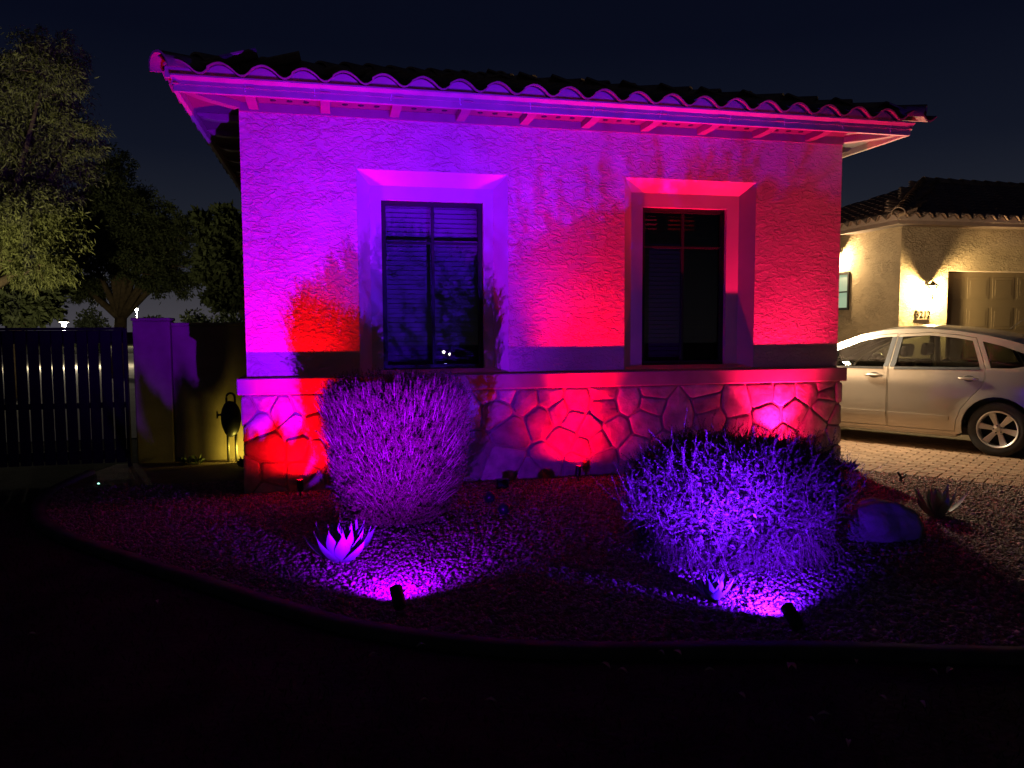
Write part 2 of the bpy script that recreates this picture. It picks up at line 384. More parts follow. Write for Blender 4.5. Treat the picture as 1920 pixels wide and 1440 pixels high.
def tile_slope(parent, origin, ex, ey, length, run, w, tile, single, left_cut, right_cut, field_name='tile_field', back_limit=None):
    """lay tiles on a slope; single(row, col) -> own object, others joined as stuff"""
    field = MB(); tv = [v.co.copy() for v in tile.vertices]; tf = [tuple(p.vertices) for p in tile.polygons]
    rows = int(run/0.36)+1; cols = int(length/w)
    for r in range(rows):
        for c in range(cols+1):
            x = c*w; y = r*0.36
            if left_cut and x+w*0.7 < y*left_cut: continue
            if right_cut and x+w*0.3 > length-y*right_cut: continue
            if x+w*0.5 > length: continue
            M = frame_matrix(origin+ex*x+ey*y+ex.cross(ey)*(0.012*0+0.0), ex, ey) @ Matrix.Rotation(-0.045, 4, 'X')
            M = M @ Matrix.Translation((random.uniform(-.004, .004), random.uniform(-.006, .006), 0.02))
            if single(r, c):
                o = bpy.data.objects.new('roof_tile', tile); link(o, parent); o.matrix_local = M
            else: field.add(tv, tf, M)
    if field.v:
        me = bpy.data.meshes.new(field_name); me.from_pydata(field.v, [], field.f); me.materials.append(M_TILE)
        for p in me.polygons: p.use_smooth = True
        me.set_sharp_from_angle(angle=R(40))
        o = link(bpy.data.objects.new(field_name, me), parent); o['kind'] = 'stuff'
def cap_run(parent, a, b, lift=0.03, step=0.36):
    d = (b-a); L = d.length; d.normalize(); ex = d.cross(Vector((0, 0, 1))).normalized()
    k = 0
    while k*step < L:
        M = frame_matrix(a+d*(k*step)+Vector((0, 0, lift)), ex, d) @ Matrix.Rotation(-0.05, 4, 'X') @ Matrix.Translation((random.uniform(-.008, .008), 0, random.uniform(-.004, .006)))
        o = bpy.data.objects.new('hip_cap', CAP); link(o, parent); o.matrix_local = M; k += 1

# ================================================================== the lit house
HW, HD = 6.09, 10.0              # front width, depth
WT = 3.45                        # wall top
LZ0, LZ1 = 0.91, 1.06            # ledge
house = thing('house', 'single-storey stucco house lit red and violet, stone base, clay tile hip roof', 'house')
wins = [dict(o=(1.008, 2.434, 1.075, 2.965), i=(1.235, 2.217, 1.105, 2.715)), dict(o=(3.632, 5.080, 1.075, 2.99), i=(3.878, 4.820, 1.105, 2.728))]
# front wall with two openings
xs = [0] + [v for w in wins for v in (w['o'][0], w['o'][1])] + [HW]
fw = MB()
def quad_y(mb, x0, x1, z0, z1, y=0): mb.add([(x0, y, z0), (x1, y, z0), (x1, y, z1), (x0, y, z1)], [(0, 1, 2, 3)])
for i in range(5):
    if i % 2 == 0: quad_y(fw, xs[i], xs[i+1], 0, WT)
    else:
        w = wins[i//2]['o']; quad_y(fw, w[0], w[1], 0, w[2]); quad_y(fw, w[0], w[1], w[3], WT)
fw.build('front_wall', M_STUCCO, house)
sw = MB()   # side and back walls
sw.add([(0, 0, 0), (0, HD, 0), (0, HD, WT), (0, 0, WT)], [(0, 1, 2, 3)]); sw.add([(HW, 0, 0), (HW, HD, 0), (HW, HD, WT), (HW, 0, WT)], [(3, 2, 1, 0)])
sw.add([(0, HD, 0), (HW, HD, 0), (HW, HD, WT), (0, HD, WT)], [(0, 1, 2, 3)])
sw.build('side_wall', M_STUCCO, house)
DEP = 0.13; INY = 0.18
for w in wins:
    o, i = w['o'], w['i']
    s = 0.12
    b = (o[0]+s, o[1]-s, o[2]+0.03, o[3]-s)                    # inner end of the splay
    mb = MB()
    def ring(A, ya, B, yb):
        pa = [(A[0], ya, A[2]), (A[1], ya, A[2]), (A[1], ya, A[3]), (A[0], ya, A[3])]; pb = [(B[0], yb, B[2]), (B[1], yb, B[2]), (B[1], yb, B[3]), (B[0], yb, B[3])]
        mb.add(pa+pb, [(k, (k+1) % 4, 4+(k+1) % 4, 4+k) for k in range(4)])
    ring(o, 0.0, b, DEP); ring(b, DEP, i, DEP); ring(i, DEP, i, INY+0.05)
    win = bpy.data.objects.new('window', None); win.empty_display_size = .1; link(win, house); win.location = (0, 0, 0)
    mb.build('splayed_surround', M_SMOOTH, win)
    f = MB(); t = 0.045
    x0, x1, z0, z1 = i
    y0, y1 = INY-0.005, INY+0.045
    f.box(x0+.001, x0+t, y0, y1, z0+.001, z1-.001); f.box(x1-t, x1-.001, y0, y1, z0+.001, z1-.001); f.box(x0+t, x1-t, y0, y1, z1-t, z1-.001); f.box(x0+t, x1-t, y0, y1, z0+.001, z0+t)
    f.build('window_frame', M_BRONZE, win)
    xm = (x0+x1)/2; zm = z1-(z1-z0)*0.245
    MB().box(xm-.014, xm+.014, y0+.004, y1-.01, z0+t, z1-t).build('muntin', M_BRONZE, win, bevel=.003)
    MB().box(x0+t, xm-.014, y0+.006, y1-.012, zm-.010, zm+.010).add([], []).box(xm+.014, x1-t, y0+.006, y1-.012, zm-.010, zm+.010).build('muntin', M_BRONZE, win)
    for (a, bb) in ((x0+t, xm-.014), (xm+.014, x1-t)):
        for (c, d) in ((z0+t, zm-.010), (zm+.010, z1-t)):
            p = MB(); p.add([(a, INY+.02, c), (bb, INY+.02, c), (bb, INY+.02, d), (a, INY+.02, d)], [(0, 1, 2, 3)]); p.build('pane', M_GLASS, win)
    sl = MB().box(x0+.02, x1-.02, -0.024, 0.024, -0.0012, 0.0012).mesh('blind_slat', M_BLIND if w is wins[0] else M_BLIND_SHADED)
    z = z1-0.075; k = 0
    while z > z0+.04:
        so = bpy.data.objects.new('blind_slat', sl); link(so, win); so.location = (0, INY+0.115, z); so.rotation_euler = (R(-66+random.uniform(-2, 2)), 0, 0); z -= 0.046
    MB().box(x0+.02, x1-.02, INY+.085, INY+.14, z1-.05, z1-.005).build('blind_headrail', M_BLIND, win)
room = MB(); room.add([(0.1, .9, 0), (6, .9, 0), (6, .9, 3.4), (.1, .9, 3.4)], [(0, 1, 2, 3)]); room.build('room_partition', M_ROOM, house)

# ---- ledge and stone base
lm = MB().box(-0.085, HW+0.085, -0.064, 0.0, LZ0, LZ1); lm.build('stone_ledge', M_LEDGE, house, bevel=0.012)
MB().box(-0.083, 0.0, 0.0, HD*0.4, LZ0, LZ1).build('stone_ledge', M_LEDGE, house, bevel=0.01)
MB().box(HW, HW+0.083, 0.0, HD*0.4, LZ0, LZ1).build('stone_ledge', M_LEDGE, house, bevel=0.01)
wain = MB().box(-0.02, HW+0.02, -0.02, 0.0, 0.0, LZ0).build('stone_base', M_MORTAR, house)
MB().box(HW, HW+.045, 0.002, HD*.4, 0, LZ0).build('return_base', M_MORTAR, house); MB().box(-.045, 0, 0.002, HD*.4, 0, LZ0).build('return_base', M_MORTAR, house)
SEEDS = [(466,769),(492,757),(489,790),(525,773),(575,755),(551,800),(589,800),(509,839),(561,838),(593,846),(471,898),(509,894),(567,891),(502,928),(586,928),
 (630,760),(628,830),(635,905),(680,770),(692,850),(705,915),(750,752),(762,830),(768,905),(820,770),(834,838),(836,902),(874,770),(886,845),
 (933,770),(920,735),(947,735),(986,751),(1031,746),(1082,753),(1133,735),(1133,764),(1181,749),(1224,733),(1221,757),(1272,775),(1323,729),(1327,753),(1334,788),
 (1379,755),(1432,735),(1469,735),(1516,733),(1549,720),(1553,738),(1580,735),(1443,782),(1491,775),(1523,797),(1549,762),(1578,778),(958,808),(1013,786),(1048,771),
 (1075,789),(1104,804),(1155,808),(1210,789),(1060,824),(1093,839),(1121,830),(1192,846),(947,866),(1031,864),(1082,866),(1130,864),(1385,808),(1425,822),(1469,822),
 (1491,846),(1538,842),(1576,815),(1246,848),(1294,840),(1337,835),(1374,839),(1410,846),(1265,876),(1337,872),(1429,866),(1500,868),(1556,872),(1000,897),(1190,882),(1580,850)]
S2 = []
for (x, y) in SEEDS:
    p = gy(x, y, -0.04); S2.append((p[0], max(0.03, min(p[2], LZ0-0.03))))
def clip_half(poly, a, b):
    """keep the side of poly closer to a than to b"""
    mx, mz = (a[0]+b[0])/2, (a[1]+b[1])/2; nx, nz = b[0]-a[0], b[1]-a[1]; out = []
    for i in range(len(poly)):
        p, q = poly[i], poly[(i+1) % len(poly)]
        dp = (p[0]-mx)*nx+(p[1]-mz)*nz; dq = (q[0]-mx)*nx+(q[1]-mz)*nz
        if dp <= 0: out.append(p)
        if dp*dq < 0: t = dp/(dp-dq); out.append((p[0]+(q[0]-p[0])*t, p[1]+(q[1]-p[1])*t))
    return out
for idx, sd in enumerate(S2):
    cell = [(-0.055, -0.02), (HW+0.055, -0.02), (HW+0.055, LZ0-0.004), (-0.055, LZ0-0.004)]
    for j, o_ in enumerate(S2):
        if j != idx and math.hypot(sd[0]-o_[0], sd[1]-o_[1]) < 1.6: cell = clip_half(cell, sd, o_)
        if len(cell) < 3: break
    if len(cell) < 3: continue
    cx = sum(p[0] for p in cell)/len(cell); cz = sum(p[1] for p in cell)/len(cell)
    # inset by a joint width, then round the corners
    inset = []
    for p in cell:
        d = math.hypot(p[0]-cx, p[1]-cz) or 1e-6; k = max(0.5, 1-random.uniform(0.008, 0.014)/d*1.2); inset.append((cx+(p[0]-cx)*k, cz+(p[1]-cz)*k))
    P = inset
    # subdivide long edges with a wobble
    Q = []
    for i in range(len(P)):
        a, b = P[i], P[(i+1) % len(P)]; Q.append(a)
        if math.hypot(a[0]-b[0], a[1]-b[1]) > 0.12: Q.append(((a[0]+b[0])/2+random.uniform(-.006, .006), (a[1]+b[1])/2+random.uniform(-.006, .006)))
    for _ in range(2 if random.random() < .6 else 1):
        T = []
        for i in range(len(Q)):
            a, b = Q[i], Q[(i+1) % len(Q)]
            T += [(a[0]*.85+b[0]*.15, a[1]*.85+b[1]*.15), (a[0]*.15+b[0]*.85, a[1]*.15+b[1]*.85)]
        Q = T
    n = len(Q); pr = random.uniform(0.034, 0.044); tx, tz = random.uniform(-.025, .025), random.uniform(-.03, .03)
    mb = MB(); vs = []; rad = sum(math.hypot(p[0]-cx, p[1]-cz) for p in Q)/n
    for (sc, y) in ((1.0, -0.012), (1.0, -pr+0.010), (1-0.005/rad, -pr+0.004), (1-0.016/rad, -pr), (0.5, -pr-0.002)):
        for (x, z) in Q:
            xx, zz = cx+(x-cx)*sc, cz+(z-cz)*sc
            yy = y if y > -0.013 else y+(xx-cx)*tx+(zz-cz)*tz+random.uniform(-.0022, .0022)
            vs.append((xx, min(yy, -0.012), zz))
    fs = [(r*n+k, r*n+(k+1) % n, (r+1)*n+(k+1) % n, (r+1)*n+k) for r in range(4) for k in range(n)]
    vs.append((cx, -pr-0.005, cz)); fs += [(4*n+k, 4*n+(k+1) % n, 5*n) for k in range(n)]
    mb.add(vs, fs); mb.build('stone', M_STONE, wain, smooth=True, angle=50)

# ---- eaves
OV = 0.455; ZE = 3.55; PIT = 0.333; TE = 0.055
sf = MB()          # level soffit boards round the house
sf.box(-OV+.04, HW+OV-.04, -OV+.04, 0.0, WT+.05, WT+.07); sf.box(-OV+.04, 0.0, 0.0, HD, WT+.05, WT+.07); sf.box(HW, HW+OV-.04, 0.0, HD, WT+.05, WT+.07)
sf.build('soffit', M_SOFFIT, house)
MB().box(-OV, HW+OV, -OV, -OV+.038, WT-.015, WT+.115).build('fascia', M_FASCIA, house, bevel=.004)
MB().box(-OV, -OV+.038, -OV+.039, HD+.4, WT-.015, WT+.115).build('fascia', M_FASCIA, house, bevel=.004)
MB().box(HW+OV-.038, HW+OV, -OV+.039, HD+.4, WT-.015, WT+.115).build('fascia', M_FASCIA, house, bevel=.004)
de = MB(); de.prism([(0, 0), (0.012, 0.0), (0.012, 0.03), (0.055, 0.055), (0.055, 0.068), (0, 0.068)], HW+2*OV+.02, Matrix(((0, 1, 0, -OV-.01), (-1, 0, 0, -OV), (0, 0, 1, WT+.04), (0, 0, 0, 1))))
de.build('drip_edge', M_FASCIA, house)
fz = MB().box(0.0, HW, -0.022, 0.0, WT-.03, WT+.05); fz.build('frieze_board', M_TRIM, house, bevel=.003)
# corbels: beam ends with a scooped nose
cprof = [(0.0, 0.0), (0.20, 0.0)] + [(0.20+0.20*math.sin(t), 0.052-0.052*math.cos(t)*1.0) for t in (0.3, 0.6, 0.9, 1.2, 1.5)] + [(0.45, 0.056), (0.45, 0.062), (0.0, 0.062)]
cm = MB(); cm.prism(cprof, 0.085, Matrix.Translation((0, -0.0425, 0))); CORB = cm.mesh('corbel', M_TRIM, bevel=.004, seg=1)
def corbel(x, y, rz, sc=1.0):
    o = bpy.data.objects.new('corbel', CORB); link(o, house); o.location = (x, y, WT-.012); o.rotation_euler = (0, 0, rz); o.scale = (sc, 1, 1)
cxs = [0.13+0.615*k for k in range(10)]
for x in cxs: corbel(x, -0.023, R(-90))
for k in range(10): corbel(-0.002, 0.45+0.62*k, R(180)); corbel(HW+0.002, 0.45+0.62*k, 0)
corbel(-0.01, -0.01, R(225), 1.42); corbel(HW+0.01, -0.01, R(-45), 1.42)
vm = MB().lathe([(0.0, 0.0), (0.022, 0.0), (0.026, 0.006), (0.026, 0.02)], 12).mesh('soffit_vent', M_BLACK)
for i in range(9):
    for j in range(3):
        o = bpy.data.objects.new('soffit_vent', vm); link(o, house); o.location = (cxs[i]+0.17+0.14*j, -0.13, WT+.043)
hk = MB(); hk.tube([(0, 0, 0.035), (0, -.006, 0.02), (0, -.004, 0), (0, .004, -.02), (0, -.006, -.035), (0, -.016, -.03)], .0028, 6)
HK = hk.mesh('light_clip', mat('white_plastic', (0.8, 0.8, 0.8), 0.4, var=.03), smooth=True)
for x in (0.10, 0.66, 1.30, 1.90, 2.54, 3.14, 3.80, 4.52, 5.10, 5.75, 6.3):
    o = bpy.data.objects.new('light_clip', HK); link(o, house); o.location = (x, -OV-.006, WT+.045); o.rotation_euler = (0, random.uniform(-.3, .3), random.uniform(-.6, .6))
# ---- roof
TEX = OV+TE
roof_top = HW/2+TEX
apex = Vector((HW/2, HW/2, ZE+PIT*roof_top)); ridge_b = Vector((HW/2, HD-HW/2+.5, apex.z))
cL, cR = Vector((-TEX+.04, -TEX+.04, ZE)), Vector((HW+TEX-.04, -TEX+.04, ZE)); bL, bR = Vector((-TEX+.04, HD+TEX, ZE)), Vector((HW+TEX-.04, HD+TEX, ZE))
dk = MB(); dk.add([tuple(v) for v in (cL, cR, bR, bL, apex, ridge_b)], [(0, 1, 4), (1, 2, 5, 4), (2, 3, 5), (3, 0, 4, 5)])
roof = dk.build('roof', mat('roof_underlay', (0.06, 0.05, 0.05), 0.95, var=.1), house)
sl = math.sqrt(1+PIT*PIT); hyp = roof_top*sl
tile_slope(roof, Vector((-TEX, -TEX-.03, ZE)), Vector((1, 0, 0)), Vector((0, 1, PIT)).normalized(), HW+2*TEX, hyp, 0.33, TILE, lambda r, c: r == 0, 1/sl, 1/sl)
tile_slope(roof, Vector((-TEX-.03, HD+TEX, ZE)), Vector((0, -1, 0)), Vector((1, 0, PIT)).normalized(), HD+2*TEX, hyp, 0.33, TILE, lambda r, c: False, 1/sl, 1/sl)
tile_slope(roof, Vector((HW+TEX+.03, -TEX, ZE)), Vector((0, 1, 0)), Vector((-1, 0, PIT)).normalized(), HD+2*TEX, hyp, 0.33, TILE, lambda r, c: False, 1/sl, 1/sl)
cap_run(roof, Vector((-TEX-.03, -TEX-.03, ZE+.02)), apex+Vector((0, 0, .03))); cap_run(roof, Vector((HW+TEX+.03, -TEX-.03, ZE+.02)), apex+Vector((0, 0, .03))); cap_run(roof, apex+Vector((0, 0, .06)), ridge_b)
# mortared bird stops closing the wave under each eave tile
def bird_stop(prof, w, parent, M, z0):
    k_ = w/prof[-1][0]*1.0; pts = [(x*k_, z-.014) for x, z in prof]
    mb = MB(); mb.prism([(pts[0][0], z0), (pts[-1][0], z0)] + pts[::-1], 0.03); me = mb.mesh('bird_stop', M_FASCIA)
    for m in M: o = bpy.data.objects.new('bird_stop', me); link(o, parent); o.matrix_local = m
bird_stop(TPROF, 0.33, roof, [Matrix.Translation((-TEX+0.33*c, -TEX+.03, ZE+.03)) for c in range(int((HW+2*TEX)/0.33))], -0.045)

# ================================================================== shrubs
def bush(name, label, cat, base, twigs, leaves_mat, twig_mat):
    t = thing(name, label, cat, tuple(base))
    return t
M_SAGE = mat('sage_leaf', (0.115, 0.085, 0.030), 0.7, var=0.35, vscale=14, spec=0.4)
M_ROSEM = mat('rosemary_leaf', (0.12, 0.10, 0.062), 0.5, var=0.35, vscale=14, spec=0.5)

def twig_cloud(roots, dirs, lens, curve, per, leaf_l, leaf_w, spread, wtw):
    """returns leaf arrays and twig quads for many short leafy twigs"""
    n = len(roots); ts = (np.arange(per)+0.5)/per
    d = unit(dirs)[:, None]; L = lens[:, None, None]; T = ts[None, :, None]
    pts = roots[:, None]+d*L*T+curve[:, None]*(T**2)*L
    tang = unit(d+2*curve[:, None]*T)
    ld = unit(tang*0.9+rng.normal(0, spread, pts.shape))
    sc = (1.1-0.55*T)
    LL = (leaf_l*rng.uniform(.7, 1.25, (n, per, 1))*sc)
    # twig stems as crossed slim quads
    seg = [roots+d[:, 0]*L[:, 0]*t+curve*(t*t)*L[:, 0] for t in (0, .35, .7, 1.0)]
    side = unit(np.cross(unit(dirs), rng.normal(size=(n, 3))))
    side2 = np.cross(unit(dirs), side)
    V = []; Fq = []
    b = 0
    for sd in (side, side2):
        for k, s in enumerate(seg):
            w = wtw*(1-k*0.25)
            V += [s-sd*w, s+sd*w]
        for k in range(3):
            i0 = b+2*k*n; a = np.arange(n)
            Fq.append(np.stack([i0+a, i0+n+a, i0+3*n+a, i0+2*n+a], 1))
        b += 8*n
    return pts.reshape(-1, 3), ld.reshape(-1, 3), LL.ravel(), np.concatenate(V), np.concatenate(Fq)

# ---- rounded sage shrub before the first window
B1 = gz(745, 990); B1 = np.array([B1[0]+0.01, B1[1]+0.27, 0])
s1 = thing('sage_shrub', 'barrel-shaped clipped twiggy shrub glowing violet in front of the blinds window', 'shrub', tuple(B1))
def b1_rad(z):   # radius by height
    return np.interp(z, [0, .08, .3, .6, .85, .97, 1.04, 1.10], [.33, .38, .47, .525, .545, .54, .48, .30])
N = 7600
z = rng.uniform(0.02, 1.06, N); a = rng.uniform(0, 2*np.pi, N); wob = 1+0.07*np.sin(3*a+1)+0.05*np.sin(5*a+4*z)
r = b1_rad(z)*wob*np.sqrt(rng.uniform(.55, 1, N))
roots = np.stack([r*np.cos(a), r*np.sin(a), z], 1)
dr = np.stack([np.cos(a)*(.65), np.sin(a)*(.65), 0.25+1.0*(z/1.1)], 1)+rng.normal(0, .28, (N, 3)); dr[:, 2] = np.abs(dr[:, 2])+.1
ln = rng.uniform(.05, .12, N)
pl, ld, ll, TV, TF = twig_cloud(roots, dr, ln, np.tile([0, 0, .15], (N, 1))+rng.normal(0, .1, (N, 3)), 11, .024, .006, .65, .0016)
leaf_mesh('foliage', pl, ld, ll, rng.uniform(.005, .010, len(pl)), M_SAGE, s1, .2)
np_mesh('twigs', TV, TF, M_TWIG, s1)
# upright flower-like shoots on the crown
N = 420; a = rng.uniform(0, 2*np.pi, N); rr = np.sqrt(rng.uniform(0, 1, N))*.56
zz = np.interp(rr, [0, .3, .45, .56], [1.04, 1.03, .97, .84])
roots = np.stack([rr*np.cos(a), rr*np.sin(a), zz], 1); dr = np.stack([np.cos(a)*rr*.9, np.sin(a)*rr*.9, np.ones(N)], 1)+rng.normal(0, .12, (N, 3))
pl, ld, ll, TV, TF = twig_cloud(roots, dr, rng.uniform(.07, .17, N), np.zeros((N, 3)), 22, .015, .006, .55, .0022)
leaf_mesh('shoots', pl, ld, ll, .006, M_SAGE, s1, .2); np_mesh('shoot_stems', TV, TF, M_TWIG, s1)
st = MB()
for k in range(16):
    a_ = random.uniform(0, 6.28); p = Vector((random.uniform(-.05, .05), random.uniform(-.05, .05), 0)); path = [p]; 
    for j in range(1, 6): path.append(Vector((math.cos(a_)*.085*j+random.uniform(-.02, .02), math.sin(a_)*.085*j+random.uniform(-.02, .02), .17*j)))
    st.tube(path, [.014, .012, .010, .008, .006, .004], 6)
st.build('branches', M_BARK, s1)
N = 1300; z = rng.uniform(0.15, 1.0, N); a = rng.uniform(0, 2*np.pi, N); r = b1_rad(z)*rng.uniform(.80, .97, N)
roots = np.stack([r*np.cos(a), r*np.sin(a), z], 1); dr = np.stack([np.cos(a)*(.9-.5*z), np.sin(a)*(.9-.5*z), .35+.9*z], 1)+rng.normal(0, .12, (N, 3))
pl, ld, ll, TV, TF = twig_cloud(roots, dr, rng.uniform(.07, .15, N), np.tile([0, 0, .12], (N, 1)), 9, .012, .005, .5, .0026)
leaf_mesh('stem_leaves', pl, ld, ll, .005, M_SAGE, s1, .2)['kind'] = 'stuff'; np_mesh('stem_twigs', TV, TF, mat('lit_stem', (.36, .26, .17), .85, var=.2), s1)['kind'] = 'stuff'  # stems paler than the twigs: their brighter lighting put into the colour
# inner leaves that close the middle
N = 26000; z = rng.uniform(0.03, 1.04, N); a = rng.uniform(0, 6.28, N); r = b1_rad(z)*.80*np.sqrt(rng.uniform(0, 1, N))
leaf_mesh('inner_foliage', np.stack([r*np.cos(a), r*np.sin(a), z], 1), rng.normal(size=(N, 3)), .04, .022, M_SAGE, s1, .2)

# ---- sprawling rosemary on the right
B2 = gy(1375, 950, -2.66); B2 = np.array([B2[0], -2.66, 0])
s2 = thing('rosemary_shrub', 'sprawling rosemary-like shrub glowing blue with drooping lower stems', 'shrub', tuple(B2))
def b2_rad(z): return np.interp(z, [0, .1, .25, .40, .52, .64, .72, .77], [.60, .63, .66, .69, .67, .58, .43, .22])
def sprigs(N, zlo, zhi, alo, ahi, inner, lens, per, ll_, lw_, spread, droop, names, tw=.0018, top=False):
    z = rng.uniform(zlo, zhi, N); a = rng.uniform(alo, ahi, N); wob = 1+.10*np.sin(2*a+.6)+.10*np.sin(5*a+6*z)+.06*np.sin(9*a-11*z)
    r = b2_rad(z)*wob*np.sqrt(rng.uniform(inner, 1, N))
    if top: r = np.sqrt(rng.uniform(0, 1, N))*.68*wob; z = np.interp(r, [0, .35, .55, .70], [.76, .72, .64, .46])-rng.uniform(0, .08, N)
    roots = np.stack([r*np.cos(a)*1.10, r*np.sin(a), z], 1); up = np.clip((z-.28)/.22, -1, 1)
    dr = np.stack([np.cos(a)*.9, np.sin(a)*.9, .6*up-droop*(up < 0)], 1)+rng.normal(0, .95, (N, 3))
    cu = np.stack([np.zeros(N), np.zeros(N), np.where(up > 0, .5, -.6)], 1)+rng.normal(0, .45, (N, 3))
    pl, ld, ll, TV, TF = twig_cloud(roots, dr, rng.uniform(*lens, N), cu, per, ll_, lw_, spread, tw)
    pl[:, 2] = np.maximum(pl[:, 2], .02); TV[:, 2] = np.maximum(TV[:, 2], .015)
    leaf_mesh(names[0], pl, ld, ll, rng.uniform(.8, 1.3, len(pl))*lw_, M_ROSEM, s2, .2); np_mesh(names[1], TV, TF, M_TWIG, s2)
sprigs(6500, .02, .74, 0, 6.28, .35, (.03, .09), 12, .014, .005, 1.2, .5, ('foliage', 'twigs'), .0012)
sprigs(240, .3, .7, 0, 6.28, .3, (.07, .13), 60, .015, .006, 1.4, .3, ('shoots', 'shoot_stems'), .002, True)
N = 46; a = rng.uniform(3.5, 5.9, N); rr = rng.uniform(.30, .60, N); zz = np.interp(rr, [.3, .6], [.68, .56])
roots = np.stack([rr*np.cos(a)*1.1, rr*np.sin(a), zz], 1); dr = np.stack([np.cos(a)*.35, np.sin(a)*.25, np.ones(N)], 1)+rng.normal(0, .18, (N, 3))
pl, ld, ll, TV, TF = twig_cloud(roots, dr, rng.uniform(.10, .22, N), rng.normal(0, .15, (N, 3)), 70, .018, .006, 1.2, .0025)
leaf_mesh('tall_shoots', pl, ld, ll, .007, M_ROSEM, s2, .2)['kind'] = 'stuff'; np_mesh('tall_stems', TV, TF, M_TWIG, s2)['kind'] = 'stuff'
sprigs(320, .10, .40, 3.4, 6.0, .75, (.10, .22), 24, .016, .005, .8, 1.3, ('hanging_foliage', 'hanging_stems'))
N = 36000; z = rng.uniform(0.02, .71, N); a = rng.uniform(0, 6.28, N); r = b2_rad(z)*.94*np.sqrt(rng.uniform(0, 1, N))
leaf_mesh('inner_foliage', np.stack([r*np.cos(a)*1.1, r*np.sin(a), z], 1), rng.normal(size=(N, 3)), .04, .018, M_ROSEM, s2, .2)
st = MB()
for k in range(14):
    a_ = random.uniform(0, 6.28); path = [Vector((random.uniform(-.05, .05), random.uniform(-.05, .05), 0))]
    for j in range(1, 5): path.append(Vector((math.cos(a_)*.11*j, math.sin(a_)*.11*j, .125*j+random.uniform(-.02, .02))))
    st.tube(path, [.014, .012, .009, .006, .004], 6)
st.build('branches', M_BARK, s2)

# ---- agaves
M_AGAVE = mat('agave_leaf', (0.17, 0.23, 0.22), 0.55, var=0.12, vscale=5, spec=0.4)
M_AGAVED = mat('agave_leaf_grey', (0.22, 0.24, 0.19), 0.6, var=0.15, vscale=5, spec=0.35)
M_SPINE = mat('agave_spine', (0.06, 0.04, 0.03), 0.5, var=.1)
def agave(loc, size, n, label, m, rz=0.0, width=0.34):
    t = thing('agave', label, 'agave', (loc[0], loc[1], 0.012), rz, 'agaves in the gravel bed')
    for k in range(n):
        f = (k/(n-1))**.9; az = k*2.39996+random.uniform(-.15, .15); elev = R(14+70*f**0.8)+random.uniform(-.06, .06)
        L = size*(1.0-.30*f)*random.uniform(.9, 1.06); wmax = L*width*(1-.25*f)
        ns = 9; vs = []; fs = []
        for i in range(ns+1):
            u = i/ns
            wd = wmax*(0.6+0.4*math.sin(math.pi*.5*min(1, u/.5))) if u < .55 else wmax*max(0.0, (1-((u-.55)/.45)**1.4))
            th = L*.035*(1-u)+.0015
            bend = elev+.75*(u-.35)*(.7-f*.4)
            x = L*u*math.cos(bend); zc = L*u*math.sin(bend)+.02*size
            cup = wd*.17
            vs += [(x-math.sin(bend)*cup, -wd/2, zc+math.cos(bend)*cup), (x, 0, zc), (x-math.sin(bend)*cup, wd/2, zc+math.cos(bend)*cup), (x+math.sin(bend)*th, 0, zc-math.cos(bend)*th)]
        for i in range(ns):
            b = 4*i
            fs += [(b, b+1, b+5, b+4), (b+1, b+2, b+6, b+5), (b+2, b+3, b+7, b+6), (b+3, b, b+4, b+7)]
        mb = MB().add(vs, fs, Matrix.Rotation(az, 4, 'Z') @ Matrix.Translation((size*.05, 0, 0)))
        lf = mb.build('leaf', m, t, smooth=True, angle=60)
        tip = Vector(vs[-3]); prev = Vector(vs[-7]); d = (tip-prev).normalized()
        sp = MB().tube([tip-d*.004, tip+d*size*.05], [.0035, .0006], 5); sp.v = [tuple(Matrix.Rotation(az, 4, 'Z') @ Matrix.Translation((size*.05, 0, 0)) @ Vector(v)) for v in sp.v]
        sp.build('spine', M_SPINE, lf)
    co = MB().lathe([(.0, 0), (size*.12, .0), (size*.10, size*.2), (size*.04, size*.45), (0.0, size*.6)], 10); co.build('core', m, t, smooth=True)
    return t
a1 = gz(640, 1072); agave((a1[0], a1[1]+.16), .30, 42, 'violet-lit agave with broad pointed leaves beside the sage shrub', M_AGAVE, 0.6, .35)
a2 = gz(1358, 1140); agave((a2[0]-.01, a2[1]+.10), .17, 24, 'small pale agave at the foot of the blue-lit rosemary', M_AGAVE, 2.1, .38)
a3 = gz(1775, 978); agave((a3[0], a3[1]+.10), .29, 22, 'dark agave beside the low boulder near the driveway', M_AGAVED, 1.0, .27)

# ---- boulder, stub, little plants
def blob(name, parent, m, rx, ry, rz, seed, loc=(0, 0, 0), sub=3, amp=.12):
    bm = bmesh.new(); bmesh.ops.create_icosphere(bm, subdivisions=sub, radius=1); rd = random.Random(seed); ph = [rd.uniform(0, 6) for _ in range(6)]
    for v in bm.verts:
        k = 1+amp*(math.sin(2.1*v.co.x+ph[0])+math.sin(2.7*v.co.y+ph[1])+.7*math.sin(3.3*v.co.z+ph[2])+.4*math.sin(6*v.co.x+5*v.co.y+ph[3]))*.6
        v.co = Vector((v.co.x*rx*k+loc[0], v.co.y*ry*k+loc[1], v.co.z*rz*k+loc[2]))
    me = bpy.data.meshes.new(name); bm.to_mesh(me); bm.free(); me.materials.append(m)
    for p in me.polygons: p.use_smooth = True
    return link(bpy.data.objects.new(name, me), parent)
M_BOULDER = mat('boulder_rock', (0.20, 0.17, 0.15), 0.9, var=.25, vscale=5, bump=.7, bscale=14, bdist=.02, spec=.2)
bp = gz(1690, 1018); bo = blob('boulder', None, M_BOULDER, .34, .24, .19, 11, sub=5, amp=.16)
from mathutils import noise as mnoise
